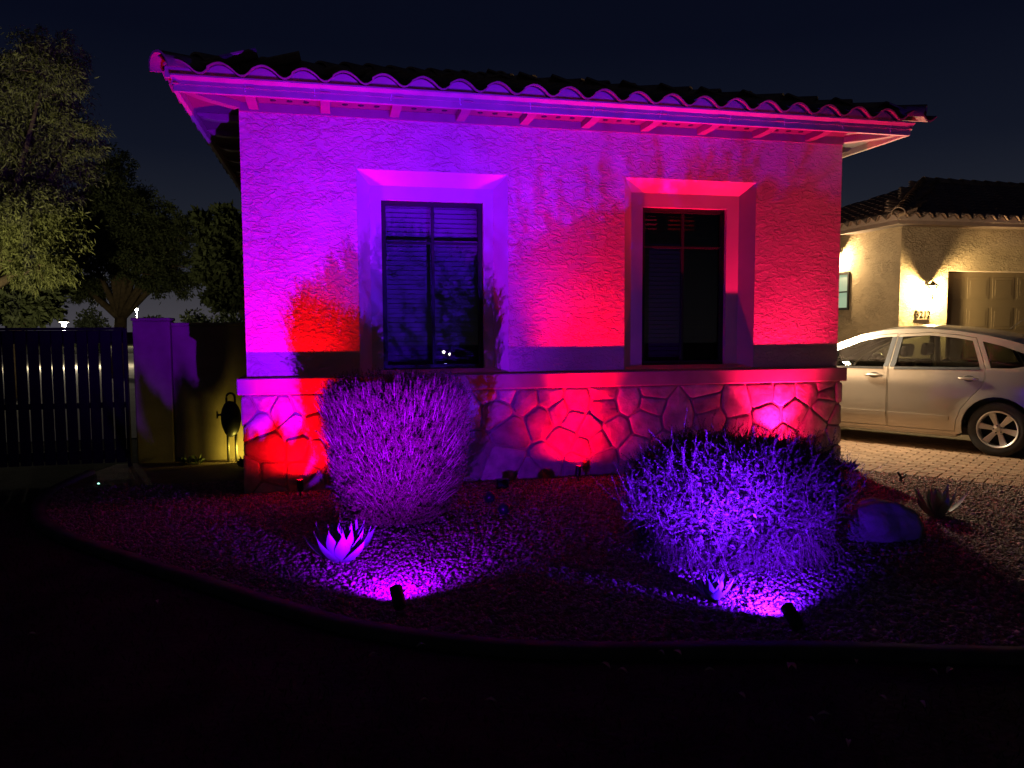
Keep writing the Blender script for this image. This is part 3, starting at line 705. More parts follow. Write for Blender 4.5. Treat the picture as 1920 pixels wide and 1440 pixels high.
for v in bo.data.vertices:
    k = 1+.16*mnoise.noise(v.co*5.0)+.07*mnoise.noise(v.co*13.0)+.03*mnoise.noise(v.co*31.0); v.co = v.co*k; bo.location = (bp[0], bp[1]+.22, .05)
tag(bo, 'low rounded boulder half sunk in gravel beside the dark agave', 'boulder')
sp_ = gz(1688, 906)
t = thing('irrigation_stub', 'short black forked irrigation stub standing in gravel by the driveway', 'irrigation stub', (sp_[0], sp_[1], 0.01))
MB().tube([(0, 0, 0), (.005, 0, .05), (-.03, 0, .10)], .012, 8).build('riser', M_BLACK, t, smooth=True); MB().tube([(0.012, 0.002, .035), (.05, .004, .05), (.062, .004, .075)], .010, 8).build('branch_pipe', M_BLACK, t, smooth=True)
M_LOWLEAF = mat('low_leaf', (.05, .07, .03), .7, var=.3)
def low_plant(px, py, h, n, label):
    p = gz(px, py); t = thing('low_plant', label, 'plant', (p[0], p[1], .01))
    a = rng.uniform(0, 6.28, n); rr = rng.uniform(0, h*.5, n)
    leaf_mesh('leaves', np.stack([rr*np.cos(a), rr*np.sin(a), rng.uniform(0, h*.5, n)], 1), np.stack([np.cos(a), np.sin(a), rng.uniform(.2, 1.5, n)], 1), rng.uniform(h*.5, h, n), h*.28, M_LOWLEAF, t, .15)
    MB().tube([(0, 0, 0), (0, 0, h*.5)], [.006, .003], 6).build('stem', M_BARK, t)
low_plant(350, 872, .10, 40, 'tiny leafy plant below the wall joint'); low_plant(372, 872, .09, 34, 'tiny leafy plant between wall joint and capped pipe')
low_plant(462, 880, .12, 50, 'small bright-lit plant at the foot of the yellow lamp')
low_plant(1590, 885, .12, 40, 'small grassy weed at the house corner by the driveway')

# ================================================================== garden lamps
M_FIX = mat('fixture_black', (0.015, 0.014, 0.014), 0.45, metal=.3, bump=.1, bscale=60, bdist=.002)
def spotlight(px, py, label, target, power, color, angle, blend, size=1.0, fins=False, group='bullet garden spotlights', off=(0, 0), rise=.11, y_at=None, spill=None):
    p = gz(px, py); loc = Vector((p[0]+off[0], p[1]+off[1] if y_at is None else y_at, 0.01))
    t = thing('garden_spotlight', label, 'spotlight', tuple(loc), 0, group)
    d = (Vector(target)-(loc+Vector((0, 0, rise)))).normalized()
    M = Matrix.Translation((0, 0, rise)) @ d.to_track_quat('Z', 'Y').to_matrix().to_4x4()
    L = .12*size; r = .032*size
    prof = [(0, -L*.5), (r*.5, -L*.49), (r*.85, -L*.42), (r, -L*.28)]
    if fins:
        for k in range(6): z0 = -L*.28+k*L*.07; prof += [(r, z0), (r, z0+L*.03), (r*.82, z0+L*.035), (r*.82, z0+L*.065)]
    prof += [(r, L*.18), (r, L*.5), (r*.86, L*.5), (r*.84, L*.30), (0, L*.29)]
    MB().lathe(prof, 20, M).build('lamp_head', M_FIX, t, smooth=True, angle=35)
    em = 'lens_%02x%02x%02x' % tuple(int(c*255) for c in color)
    MB().lathe([(0, L*.335), (r*.8, L*.335)], 16, M).build('lens', MATS.get(em) or emit(em, color, 3.0), t)
    MB().tube([(0, 0, -.0), (0, 0, rise*.55), tuple(M @ Vector((0, 0, -L*.25)))], [.007, .008, .010], 8).build('stake', M_FIX, t, smooth=True)
    lp = loc+(M @ Vector((0, 0, L*.40)))
    lamp('spot_beam', 'SPOT', t, lp, power, color, target, angle, blend, .008*size)
    if spill: lamp('spot_spill', 'SPOT', t, lp, spill[0], color, spill[2], spill[1], .9, .012*size)      # weaker wide spill of the same lamp
    return t
spotlight(747, 1150, 'black bullet spotlight in front of the agave throwing violet light', (.68, 0, 2.15), 1650, VIOLET, 78, 1.0, 1.1, rise=.07, spill=(200, 116, (1.6, 0, .5)))
spotlight(1486, 1181, 'finned black bullet spotlight throwing blue light onto the rosemary', (2.70, 0, 2.9), 1350, BLUE, 70, 1.0, 1.05, True, rise=.055, spill=(400, 118, (3.5, 0, .9)))
spotlight(560, 952, 'black spotlight washing the corner stones beside the sage shrub red', (.34, 0, 2.6), 500, RED, 60, 1.0, .9, False, 'wall wash spotlights', (0, 0), .10, -.30, (55, 168, (.50, 0, .38)))
spotlight(1092, 910, 'black spotlight washing the stones between the windows red', (3.40, 0, 3.0), 850, RED, 60, 1.0, .9, False, 'wall wash spotlights', (0, 0), .10, -.28, (75, 168, (3.07, 0, .38)))
spotlight(1478, 888, 'spotlight behind the rosemary washing the far house corner crimson', (5.30, 0, 3.0), 740, CRIMSON, 84, 1.0, .9, False, 'wall wash spotlights', (0.05, 0), .10, -.28, (42, 168, (5.3, 0, .38)))
# unlit little things at the wall
p = gz(942, 918); t = thing('junction_box', 'small black wiring box on the gravel against the stone base', 'junction box', (p[0], p[1], .01))
MB().box(-.055, .055, -.03, .03, 0, .075).build('body', M_FIX, t, bevel=.008); MB().box(-.06, .06, -.034, .034, .076, .09).build('lid', M_FIX, t, bevel=.004)
for (x, y, lb) in ((918, 945, 'small dark glass garden ball nearer the wiring box'), (945, 968, 'small dark glass garden ball farther from the wall')):
    p = gz(x, y); t = thing('garden_ball', lb, 'garden ball', (p[0], p[1], .01))
    MB().lathe([(0, .0), (.02, .003), (.042, .02), (.05, .05), (.042, .08), (.02, .096), (0, .1)], 18).build('ball', mat('dark_glass', (.012, .012, .02), .35, spec=.3, var=.1), t, smooth=True)
    MB().lathe([(0, -.006), (.03, -.006), (.03, .006), (0.02, .01)], 14).build('base_ring', M_FIX, t)

# ================================================================== left: garden wall, gate, pipe, lamp
WY = 1.95
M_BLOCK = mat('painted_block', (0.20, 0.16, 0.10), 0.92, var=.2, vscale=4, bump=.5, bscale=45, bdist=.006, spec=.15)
xw0 = gy(252, 700, WY)[0]; xw1 = gy(322, 700, WY)[0]
gw = thing('garden_wall', 'plain stuccoed garden wall running from the house to the gate', 'wall', (0, WY, 0))
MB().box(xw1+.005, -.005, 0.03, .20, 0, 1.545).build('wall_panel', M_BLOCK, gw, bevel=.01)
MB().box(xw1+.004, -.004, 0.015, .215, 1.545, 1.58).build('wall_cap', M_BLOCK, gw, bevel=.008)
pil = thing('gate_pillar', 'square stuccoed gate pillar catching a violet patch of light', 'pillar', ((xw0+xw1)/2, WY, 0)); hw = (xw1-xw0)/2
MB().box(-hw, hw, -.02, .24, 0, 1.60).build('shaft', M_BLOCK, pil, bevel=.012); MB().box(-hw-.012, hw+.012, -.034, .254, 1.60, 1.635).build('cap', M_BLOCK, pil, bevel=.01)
# gate of upright slats
GY = 1.75
gt = thing('slat_gate', 'dark side gate of narrow upright slats with light showing through', 'gate', (xw0-.02, GY, 0))
M_SLAT = mat('dark_slat', (.008, .007, .008), .7, var=.2, bump=.3, bscale=30, bdist=.003, spec=.08); 
NS = 34; sm_ = MB().box(-.050, .050, 0, .02, .06, 1.50).mesh('slat', M_SLAT, bevel=.003, seg=1)
for k in range(NS):
    o = bpy.data.objects.new('slat', sm_); link(o, gt); o.location = (-.10-.1165*k+random.uniform(-.002, .002), random.uniform(-.002, .002), 0); o.rotation_euler = (0, random.uniform(-.004, .004), 0)
MB().box(-.10-.1165*NS, -.03, .022, .06, 1.36, 1.50).build('top_rail', M_SLAT, gt, bevel=.004); MB().box(-.10-.1165*NS, -.03, .022, .06, .66, .72).build('middle_rail', M_SLAT, gt, bevel=.004)
MB().box(-.10-.1165*NS, -.03, .022, .06, .10, .20).build('bottom_rail', M_SLAT, gt, bevel=.004); MB().box(-.10-.1165*NS, -.03, -.004, .064, 1.502, 1.53).build('cap_rail', M_SLAT, gt, bevel=.004)
MB().box(-.035, .0, -.01, .05, 0, 1.52).build('hinge_post', M_SLAT, gt, bevel=.004); MB().box(-2.10, -2.04, .022, .062, .0, 1.49).build('latch_post', M_SLAT, gt, bevel=.004)
# capped irrigation pipe beside the corner
p = gz(437, 868); t = thing('backflow_pipe', 'black bagged backflow pipe standing by the house corner', 'backflow pipe', (p[0], p[1], 0))
bag = blob('insulated_bag', t, M_BLACK, .105, .08, .20, 9, (0, 0, .50), 3, .10)
MB().tube([(-.045, 0, .0), (-.045, 0, .42)], .016, 10).build('riser', mat('pipe_metal', (.10, .09, .07), .5, metal=.5, var=.1), t, smooth=True); MB().tube([(.04, 0, .0), (.04, 0, .42)], .016, 10).build('riser', MATS['pipe_metal'], t, smooth=True)
MB().tube([(-.05, 0, .62)]+[(-.005-.045*math.cos(a), 0, .74+.05*math.sin(a)) for a in np.linspace(0, math.pi, 9)]+[(.04, 0, .62)], .012, 8).build('loop', M_BLACK, t, smooth=True)
MB().tube([(-.08, 0, .55), (-.15, -.01, .55)], .012, 8).build('valve', M_BLACK, t, smooth=True); MB().tube([(-.15, -.01, .51), (-.15, -.01, .59)], .01, 8).build('valve_handle', M_BLACK, t)
p = gz(462, 872); yl = thing('path_uplight', 'small warm uplight tucked behind the house corner', 'uplight', (-.205, 1.70, 0.0))
MB().lathe([(0, 0), (.03, 0), (.032, .05), (.026, .055), (.024, .045), (0, .044)], 14).build('lamp_cup', M_FIX, yl, smooth=True, angle=40)
MB().lathe([(0, .075), (.018, .068), (.024, .055), (.02, .046)], 14).build('bulb', emit('yellow_bulb', (1, .80, .12), 40), yl, smooth=True)
lamp('yellow_light', 'SPOT', yl, (-.205, 1.70, .12), 15, (1, .78, .10), (-.46, 1.98, .20), 150, .8, .025)
p = gz(185, 912); sg = thing('solar_marker', 'tiny ground marker with a pale green light by the gate', 'marker light', (p[0], p[1], 0))
MB().lathe([(0, 0), (.02, 0), (.02, .02), (.013, .024)], 12).build('housing', M_FIX, sg); MB().lathe([(.011, .024), (.009, .032), (0, .035)], 12).build('led', emit('green_led', (.35, 1, .75), 3), sg, smooth=True)

# ================================================================== garage wing beyond the driveway
GX, GYW = 11.5, 5.57
gar = thing('garage_house', 'cream stucco garage house with tile hip roof beyond the parked car', 'house', (0, 0, 0))
gw_ = MB(); GT = 3.42; GE = 22.0
dx0 = gy(1776, 560, GYW)[0]; dz1 = gy(1800, 508, GYW)[2]; dx1 = dx0+4.9
gw_.add([(GX, GYW, 0), (dx0, GYW, 0), (dx0, GYW, GT), (GX, GYW, GT)], [(0, 1, 2, 3)]); gw_.add([(dx0, GYW, dz1), (dx1, GYW, dz1), (dx1, GYW, GT), (dx0, GYW, GT)], [(0, 1, 2, 3)])
gw_.add([(dx1, GYW, 0), (GE, GYW, 0), (GE, GYW, GT), (dx1, GYW, GT)], [(0, 1, 2, 3)])
gw_.build('front_wall', M_STUCCO2, gar)
MB().add([(GX, GYW, 0), (GX, GYW+9, 0), (GX, GYW+9, GT), (GX, GYW, GT)], [(3, 2, 1, 0)]).build('side_wall', M_STUCCO2, gar)
rv = MB(); rv.add([(dx0, GYW, 0), (dx0, GYW+.22, 0), (dx0, GYW+.22, dz1), (dx0, GYW, dz1)], [(0, 1, 2, 3)]); rv.add([(dx0, GYW, dz1), (dx1, GYW, dz1), (dx1, GYW+.22, dz1), (dx0, GYW+.22, dz1)], [(0, 1, 2, 3)]); rv.add([(dx1, GYW, 0), (dx1, GYW+.22, 0), (dx1, GYW+.22, dz1), (dx1, GYW, dz1)], [(0, 1, 2, 3)])
rv.build('door_reveal', M_SMOOTH, gar)
M_GDOOR = mat('garage_door_paint', (.13, .095, .055), .7, var=.06, vscale=2)
gd = MB().box(dx0, dx1, GYW+.22, GYW+.26, 0, dz1).build('garage_door', M_GDOOR, gar)
pm_ = MB().box(-.26, .26, -.006, 0, -.22, .22).mesh('door_panel', M_GDOOR, bevel=.0055, seg=1)
pm2 = MB().box(-.20, .20, -.011, -.006, -.16, .16).mesh('door_panel_field', M_GDOOR, bevel=.0045, seg=1)
for r_ in range(4):
    for c_ in range(8):
        o = bpy.data.objects.new('door_panel', pm_); link(o, gd); o.location = (dx0+.32+.61*c_, GYW+.219, dz1-.32-.62*r_)
        o2 = bpy.data.objects.new('door_panel', pm2); link(o2, gd); o2.location = (dx0+.32+.61*c_, GYW+.2185, dz1-.32-.62*r_)
GO = .42; GZ = GT+.08; GP = .36
MB().box(GX-GO, GE, GYW-GO, GYW-GO+.04, GT-.02, GT+.14).build('fascia', M_TRIM, gar); MB().box(GX-GO, GX-GO+.04, GYW-GO+.041, GYW+9, GT-.02, GT+.14).build('fascia', M_TRIM, gar)
MB().box(GX-GO+.04, GE, GYW-GO+.04, GYW, GT, GT+.03).build('soffit', M_SOFFIT, gar); MB().box(GX-GO+.04, GX, GYW, GYW+9, GT, GT+.03).build('soffit', M_SOFFIT, gar)
ge = GO+.07; gt_ = 3.9
ga = Vector((GX-ge+gt_, GYW-ge+gt_, GZ+GP*gt_)); gr = Vector((GE, GYW-ge+gt_, GZ+GP*gt_)); gc = Vector((GX-ge, GYW-ge, GZ)); gl = Vector((GX-ge, GYW-ge+2*gt_, GZ)); gre = Vector((GE, GYW-ge, GZ))
gdeck = MB().add([tuple(v+Vector((0.03, 0.03, .0))) for v in (gc, gre, gr, ga, gl)], [(0, 1, 2, 3), (0, 3, 4)]).build('roof', MATS['roof_underlay'], gar)
gs = math.sqrt(1+GP*GP)
def in_view(p):
    d = np.array(p)-CAM; z_ = d@FW; return 1560 < 960+F*(d@RT)/z_ < 1935
def vis_f(o, ex, ey, w): return lambda r, c: in_view(o+ex*(c*w)+ey*(r*.36)) and r < 12
ex, ey = Vector((1, 0, 0)), Vector((0, 1, GP)).normalized(); o0 = gc+Vector((0, -.02, 0))
tile_slope(gdeck, o0, ex, ey, GE-GX+ge, gt_*gs, .28, TILE_G, vis_f(o0, ex, ey, .28), 1/gs, None)
ex, ey = Vector((0, -1, 0)), Vector((1, 0, GP)).normalized(); o0 = gl+Vector((-.02, 0, 0))
tile_slope(gdeck, o0, ex, ey, 2*gt_, gt_*gs, .28, TILE_G, vis_f(o0, ex, ey, .28), 1/gs, 1/gs)
cap_run(gdeck, gc+Vector((-.03, -.03, .03)), ga+Vector((0, 0, .05))); cap_run(gdeck, ga+Vector((0, 0, .08)), gr)
bird_stop(TPROF_G, .28, gdeck, [Matrix.Translation((GX-ge+.28*c, GYW-ge+.03, GZ+.02)) for c in range(24)], -.05)
bird_stop(TPROF_G, .28, gdeck, [Matrix.Translation((GX-ge+.03, GYW-ge+.28*(c+1), GZ+.02)) @ Matrix.Rotation(R(-90), 4, 'Z') for c in range(12)], -.05)
# house number
np_ = gy(1729, 590, GYW)
pq = thing('number_plaque', 'small house number plaque reading 3212 below the lantern', 'house number', (np_[0], GYW-.002, np_[2]))
MB().box(-.155, .155, -.022, 0, -.10, .10).build('plate', mat('plaque_plate', (.30, .24, .15), .7, var=.06), pq, bevel=.006)
cu_ = bpy.data.curves.new('digits', 'FONT'); cu_.body = '3212'; cu_.size = .175; cu_.offset = .0015; cu_.align_x = 'CENTER'; cu_.align_y = 'CENTER'; cu_.extrude = .004; cu_.space_character = 1.0
tmp = bpy.data.objects.new('digits_tmp', cu_); COL.objects.link(tmp); dg = bpy.context.evaluated_depsgraph_get(); me = bpy.data.meshes.new_from_object(tmp.evaluated_get(dg)); bpy.data.objects.remove(tmp)
me.materials.clear(); me.materials.append(mat('digit_paint', (.003, .0025, .002), .9, var=.05, spec=0.0)); dgo = link(bpy.data.objects.new('digits', me), pq); dgo.location = (0, -.0245, 0); dgo.rotation_euler = (R(90), 0, 0)
# side window with lit blind
sw_ = bpy.data.objects.new('side_window', None); link(sw_, gar)
wy0, wy1 = 7.10, 7.72
MB().box(GX-.03, GX-.004, wy0-.05, wy1, 1.85, 1.90).box(GX-.03, GX-.004, wy0-.05, wy1, 2.60, 2.66).box(GX-.03, GX-.004, wy0-.05, wy0, 1.90, 2.60).box(GX-.028, GX-.006, wy0, wy1, 2.22, 2.25).build('window_frame', M_BRONZE, sw_)
MB().box(GX-.012, GX-.003, wy0, wy1, 1.90, 2.60).build('lit_blind', emit('lit_green_blind', (.50, .72, .46), .55), sw_)

# lanterns
M_LANT = mat('lantern_iron', (.03, .022, .015), .55, metal=.4, var=.15)
def lantern(name, label, loc, out, power, color=WARM, sc=1.0, bulb=30, reach=.16):
    """wall lantern: back plate, arm, cap, cage bars, glass, bulb. out = unit vector away from the wall"""
    rz = math.atan2(out[1], out[0]); t = thing(name, label, 'lantern', loc, rz, 'wall lanterns')
    MB().box(0, .02, -.05, .05, -.06, .14).build('back_plate', M_LANT, t, bevel=.005)
    d = reach
    MB().tube([(.01, 0, .10), (d*.4, 0, .19), (d*.8, 0, .22), (d, 0, .17)], .009, 8).build('arm', M_LANT, t, smooth=True)
    MB().lathe([(0, .19), (.02, .17), (.055, .13), (.115*sc, .095), (.115*sc, .085), (0, .088)], 8, Matrix.Translation((d, 0, 0))).build('cap', M_LANT, t)
    MB().lathe([(.015, -.17), (.03, -.155), (.03, -.14), (0, -.14)], 8, Matrix.Translation((d, 0, 0))).build('base', M_LANT, t)
    for k in range(4):
        a = math.pi/4+k*math.pi/2; MB().tube([(d+.085*sc*math.cos(a), .085*sc*math.sin(a), .087), (d+.028*math.cos(a), .028*math.sin(a), -.15)], .006, 6).build('cage_bar', M_LANT, t)
    MB().lathe([(.078*sc, .083), (.026, -.138)], 8, Matrix.Translation((d, 0, 0))).build('glass', M_GLASS, t)
    MB().lathe([(0, .015), (.018, .025), (.024, .045), (.018, .07), (.012, .085)], 12, Matrix.Translation((d, 0, 0))).build('bulb', emit('bulb_'+name, color, bulb) if 'bulb_'+name not in MATS else MATS['bulb_'+name], t, smooth=True)
    wl = Vector(loc)+Vector((out[0]*d, out[1]*d, -.018)); lamp('lantern_light', 'POINT', t, wl, power, color, radius=.05); return t
lp = gy(1737, 545, GYW); lantern('wall_lantern', 'bright iron wall lantern between garage door and house corner', (lp[0], GYW-.002, lp[2]), (0, -1), 800, (1, .70, .30), 1.0, 120)
lantern('wall_lantern', 'iron wall lantern on the side wall of the lit house facing the car', (HW+.002, 1.55, 2.0), (1, 0), 640, (1, .80, .55), 1.0, 30, .60)
lantern('wall_lantern', 'iron wall lantern on the garage side wall beyond the house corner', (GX-.002, 7.37, 2.98), (-1, 0), 330, WARM, 1.0, 40)

# ================================================================== the car
CH = Vector((-.50, .866, 0)).normalized()
CLP = np.array([8.118, -0.135])           # near rear tyre contact
CWH = 0.745
left = Vector((-CH.y, CH.x, 0)); cpos = Vector((*CLP, .019)) - left*CWH
car = thing('parked_car', 'champagne silver hatchback parked on the paver driveway', 'car', tuple(cpos), math.atan2(CH.y, CH.x))
M_PAINT = mat('champagne_paint', (.40, .36, .30), .30, metal=.75, var=.02, vscale=3, spec=.5, coat=.5)
M_DARKTRIM = mat('dark_trim', (.02, .02, .02), .55, var=.1); M_TYRE = mat('tyre_rubber', (.022, .021, .02), .85, var=.15, vscale=20); M_ALLOY = mat('alloy', (.62, .60, .56), .38, metal=.65, var=.04)
M_CABIN = mat('cabin_cloth', (.07, .06, .05), .9, var=.15)
def Wd(x, z):
    w = .8625
    if x < -.15: w -= .17*((-.15-x)/.69)**2
    if x > 2.6: w -= .21*((x-2.6)/1.02)**2
    if z < .60: w -= .045*((.60-z)/.4)**2
    elif z <= .98: w -= .030*((z-.60)/.38)**2
    else: w -= .030+.045*min(1, (z-.98)/.06)*.5+(z-.98)*.42
    w += .010*math.exp(-((z-.80)/.10)**2)                                    # shoulder
    for ax in (0, 2.7):                                                          # arch flare
        d = math.hypot(x-ax, z-.31)
        if d < .47 and z < .9: w += .016*(1-max(0, (d-.37)/.10))
    return w
def arch(cx_, a0, a1, n=18, r=.365, cz_=.315): return [(cx_+r*math.cos(R(a)), cz_+r*math.sin(R(a))) for a in np.linspace(a0, a1, n)]
TOP = [(3.52, .64), (3.40, .71), (3.15, .80), (2.85, .88), (2.55, .955), (2.30, 1.06), (1.95, 1.235), (1.60, 1.375), (1.35, 1.428), (1.10, 1.450), (.80, 1.447), (.50, 1.420), (.20, 1.372), (-.05, 1.312), (-.25, 1.250), (-.50, 1.160), (-.70, 1.08)]
outer = [(-.80, .28), (-.375, .24)] + arch(0, 192, -12) + [(.42, .215), (2.27, .215)] + arch(2.7, 192, -12) + [(3.12, .23), (3.42, .24), (3.56, .32), (3.60, .48)] + TOP + [(-.775, 1.03), (-.81, .85), (-.835, .62), (-.835, .42)]
rdoor = [(1.195, .245), (1.195, .97), (1.155, 1.385), (.80, 1.405), (.50, 1.378), (.29, 1.342), (.145, .995), (.135, .88), (.175, .775), (.27, .66), (.37, .52), (.42, .38), (.435, .245)]
fdoor = [(2.20, .245), (2.30, .62), (2.315, .93), (2.16, 1.055), (1.93, 1.185), (1.60, 1.33), (1.35, 1.378), (1.163, 1.392), (1.203, .97), (1.203, .245)]
rwin = [(1.13, .985), (1.10, 1.350), (.80, 1.367), (.50, 1.338), (.325, 1.305), (.205, 1.005)]
fwin = [(2.12, .970), (2.03, 1.075), (1.88, 1.165), (1.60, 1.287), (1.35, 1.340), (1.225, 1.350), (1.262, .978)]
qwin = [(.095, 1.00), (.222, 1.300), (.02, 1.250), (-.20, 1.170), (-.38, 1.095), (-.385, 1.075), (-.25, 1.03), (-.10, 1.00)]
def shrink(poly, d):
    cx_ = sum(p[0] for p in poly)/len(poly); cz_ = sum(p[1] for p in poly)/len(poly); out = []; n = len(poly)
    A = sum(poly[i][0]*poly[(i+1) % n][1]-poly[(i+1) % n][0]*poly[i][1] for i in range(n)); s = 1 if A > 0 else -1
    for i in range(n):
        p, q, r_ = Vector(poly[i-1]), Vector(poly[i]), Vector(poly[(i+1) % n]); e1 = (q-p).normalized(); e2 = (r_-q).normalized()
        n1 = Vector((-e1.y, e1.x))*s; n2 = Vector((-e2.y, e2.x))*s; b = (n1+n2); b = b/max(.4, b.dot(n1)); out.append(tuple(q+b*d))
    return out
def side_panel(name, out, holes, side, m, off=0.0, parent=None, grid=.05, thick=0.0):
    loops = [out]+holes; tri = tessellate_polygon([[Vector((*p, 0)) for p in l] for l in loops]); pts = [p for l in loops for p in l]
    bm = bmesh.new(); bv = [bm.verts.new((p[0], 0, p[1])) for p in pts]
    for t in tri:
        try: bm.faces.new([bv[i] for i in t])
        except ValueError: pass
    bmesh.ops.dissolve_limit(bm, angle_limit=R(1), verts=bm.verts, edges=bm.edges) if not holes else None
    x0, x1 = min(p[0] for p in out), max(p[0] for p in out); z0, z1 = min(p[1] for p in out), max(p[1] for p in out)
    for axis, a0, a1 in ((0, x0, x1), (2, z0, z1)):
        v = a0+grid
        while v < a1:
            co = [0, 0, 0]; co[axis] = v; no = [0, 0, 0]; no[axis] = 1
            bmesh.ops.bisect_plane(bm, geom=bm.verts[:]+bm.edges[:]+bm.faces[:], plane_co=co, plane_no=no); v += grid
    for v in bm.verts: v.co.y = side*(Wd(v.co.x, v.co.z)+off)
    bmesh.ops.recalc_face_normals(bm, faces=bm.faces)
    if bm.faces:
        bm.faces.ensure_lookup_table()
        if sum(f.normal.y*f.calc_area() for f in bm.faces)*side < 0: bmesh.ops.reverse_faces(bm, faces=bm.faces)
    if thick:
        bnd = [e for e in bm.edges if e.is_boundary]; ret = bmesh.ops.extrude_edge_only(bm, edges=bnd)
        for v in [g_ for g_ in ret['geom'] if isinstance(g_, bmesh.types.BMVert)]: v.co.y -= side*thick
    me = bpy.data.meshes.new(name); bm.to_mesh(me); bm.free()
    for p_ in me.polygons: p_.use_smooth = True
    me.set_sharp_from_angle(angle=R(35)); me.materials.append(m); return link(bpy.data.objects.new(name, me), parent)
for side in (1, -1):
    side_panel('side_body', outer, [rdoor, fdoor, qwin], side, M_PAINT, 0, car, thick=.03)
    d1 = side_panel('front_door', shrink(fdoor, .006), [fwin], side, M_PAINT, .0, car, thick=.025); d2 = side_panel('rear_door', shrink(rdoor, .006), [rwin], side, M_PAINT, .0, car, thick=.025)
    side_panel('window_pane', fwin, [], side, M_CARGLASS, -.012, d1); side_panel('window_pane', rwin, [], side, M_CARGLASS, -.012, d2); side_panel('window_pane', qwin, [], side, M_CARGLASS, -.012, car)
    side_panel('window_trim', [(2.14, .945), (2.11, .972), (1.262, .980), (1.262, .952)], [], side, M_DARKTRIM, .006, d1, thick=.006); side_panel('window_trim', [(1.135, .952), (1.13, .985), (.205, 1.007), (.19, .980)], [], side, M_DARKTRIM, .006, d2, thick=.006)
    side_panel('pillar_trim', [(1.262, .985), (1.225, 1.345), (1.168, 1.35), (1.207, .985)], [], side, M_DARKTRIM, .004, d1); side_panel('pillar_trim', [(1.19, .985), (1.152, 1.348), (1.10, 1.348), (1.13, .985)], [], side, M_DARKTRIM, .004, d2)
    side_panel('door_moulding', [(.50, .375), (.50, .425), (1.185, .430), (1.185, .372)], [], side, M_PAINT, .014, d2, thick=.014); side_panel('door_moulding', [(1.212, .372), (1.212, .430), (2.22, .435), (2.22, .38)], [], side, M_PAINT, .014, d1, thick=.014)
    for (hx, par) in ((.30, d2), (1.36, d1)):
        y_ = side*(Wd(hx, .875))
        h = MB(); pr = []
        for i in range(11):
            u = i/10; xx = -.10+.20*u; pr.append((xx, .016*math.sin(math.pi*u)**.6))
        h.lathe([(0, -.11), (.011, -.10), (.017, -.05), (.018, 0), (.017, .05), (.011, .10), (0, .11)], 10, Matrix.Translation((hx, y_+side*.026, .875)) @ Matrix.Rotation(R(90), 4, 'Y'))
        hd = h.build('door_handle', M_PAINT, par, smooth=True)
        side_panel('handle_cup', [(hx+.062*math.cos(a), .875+.036*math.sin(a)) for a in np.linspace(0, 2*math.pi, 15)[:-1]], [], side, mat('handle_cup_shade', (.05, .045, .04), .5, metal=.3, var=.05), .0015, par, grid=.02)  # recess shade painted as a flat dark patch behind the handle
    side_panel('fuel_flap', [(-.14, .80), (-.14, .93), (-.16, .95), (-.30, .95), (-.32, .93), (-.32, .80), (-.30, .78), (-.16, .78)], [], side, M_PAINT, .003, car, thick=.004) if side == 1 else None
    mir = blob('door_mirror', car, M_PAINT, .085, .10, .065, 5, (2.02, side*(Wd(2.02, 1.02)+.10), 1.03), 2, .04)
    side_panel('tail_lamp', [(-.60, 1.10), (-.50, 1.06), (-.60, .80), (-.76, .76), (-.79, .98), (-.74, 1.07)], [], side, mat('tail_lamp_red', (.25, .01, .01), .2, var=.05), .004, car, thick=.006)
    side_panel('head_lamp', [(3.48, .63), (3.10, .80), (2.98, .78), (3.10, .66), (3.42, .56)], [], side, mat('head_lamp_lens', (.5, .5, .5), .12, var=.03), .004, car, thick=.006)
# top, nose and tail skins swept across the width
FULL = [(-.80, .28), (-.835, .42), (-.835, .62), (-.81, .85), (-.775, 1.06), (-.70, 1.08)] + TOP[::-1][1:] + [(3.60, .48), (3.56, .32), (3.42, .24)]
def skin(name, i0, i1, m, parent, lift=0.0):
    pts = FULL[i0:i1+1]; fine = []
    for j in range(len(pts)-1):
        for k in range(4): t_ = k/4; fine.append((pts[j][0]*(1-t_)+pts[j+1][0]*t_, pts[j][1]*(1-t_)+pts[j+1][1]*t_))
    fine.append(pts[-1]); vs = []; n = 14
    for (x, z) in fine:
        w = Wd(x, z); end = max(0, min(1, (-.45-x)/.3)) if x < 0 else max(0, min(1, (x-3.0)/.5)); topk = max(0, min(1, (z-.55)/.2))
        for k in range(n+1):
            s_ = -1+2*k/n; b_ = 1-s_*s_
            bx = end*.13*b_*(1 if x > 0 else -1); vs.append((x+bx, s_*w, z+.045*b_*topk*(1-.5*end)+lift))
    fs = [(i*(n+1)+k, i*(n+1)+k+1, (i+1)*(n+1)+k+1, (i+1)*(n+1)+k) for i in range(len(fine)-1) for k in range(n)]
    return MB().add(vs, fs).build(name, m, parent, smooth=True, angle=40)
ix = {p: i for i, p in enumerate(FULL)}
skin('rear_bumper', 0, 2, M_PAINT, car); skin('tailgate', 2, 5, M_PAINT, car); skin('rear_glass', 5, ix[(-.25, 1.250)], M_CARGLASS, car)
skin('roof', ix[(-.25, 1.250)], ix[(1.60, 1.375)], M_PAINT, car); skin('windscreen', ix[(1.60, 1.375)], ix[(2.55, .955)], M_CARGLASS, car)
skin('bonnet', ix[(2.55, .955)], ix[(3.52, .64)], M_PAINT, car); skin('front_bumper', ix[(3.52, .64)], len(FULL)-1, M_PAINT, car)
MB().box(-.70, 3.40, -.70, .70, .20, .30).build('underbody', M_DARKTRIM, car); MB().box(.42, 2.27, -.80, .80, .18, .235).build('sill', M_PAINT, car, bevel=.02)
for ax in (0, 2.7): MB().box(ax-.38, ax+.38, -.62, .62, .28, .72).build('wheel_housing', M_DARKTRIM, car)
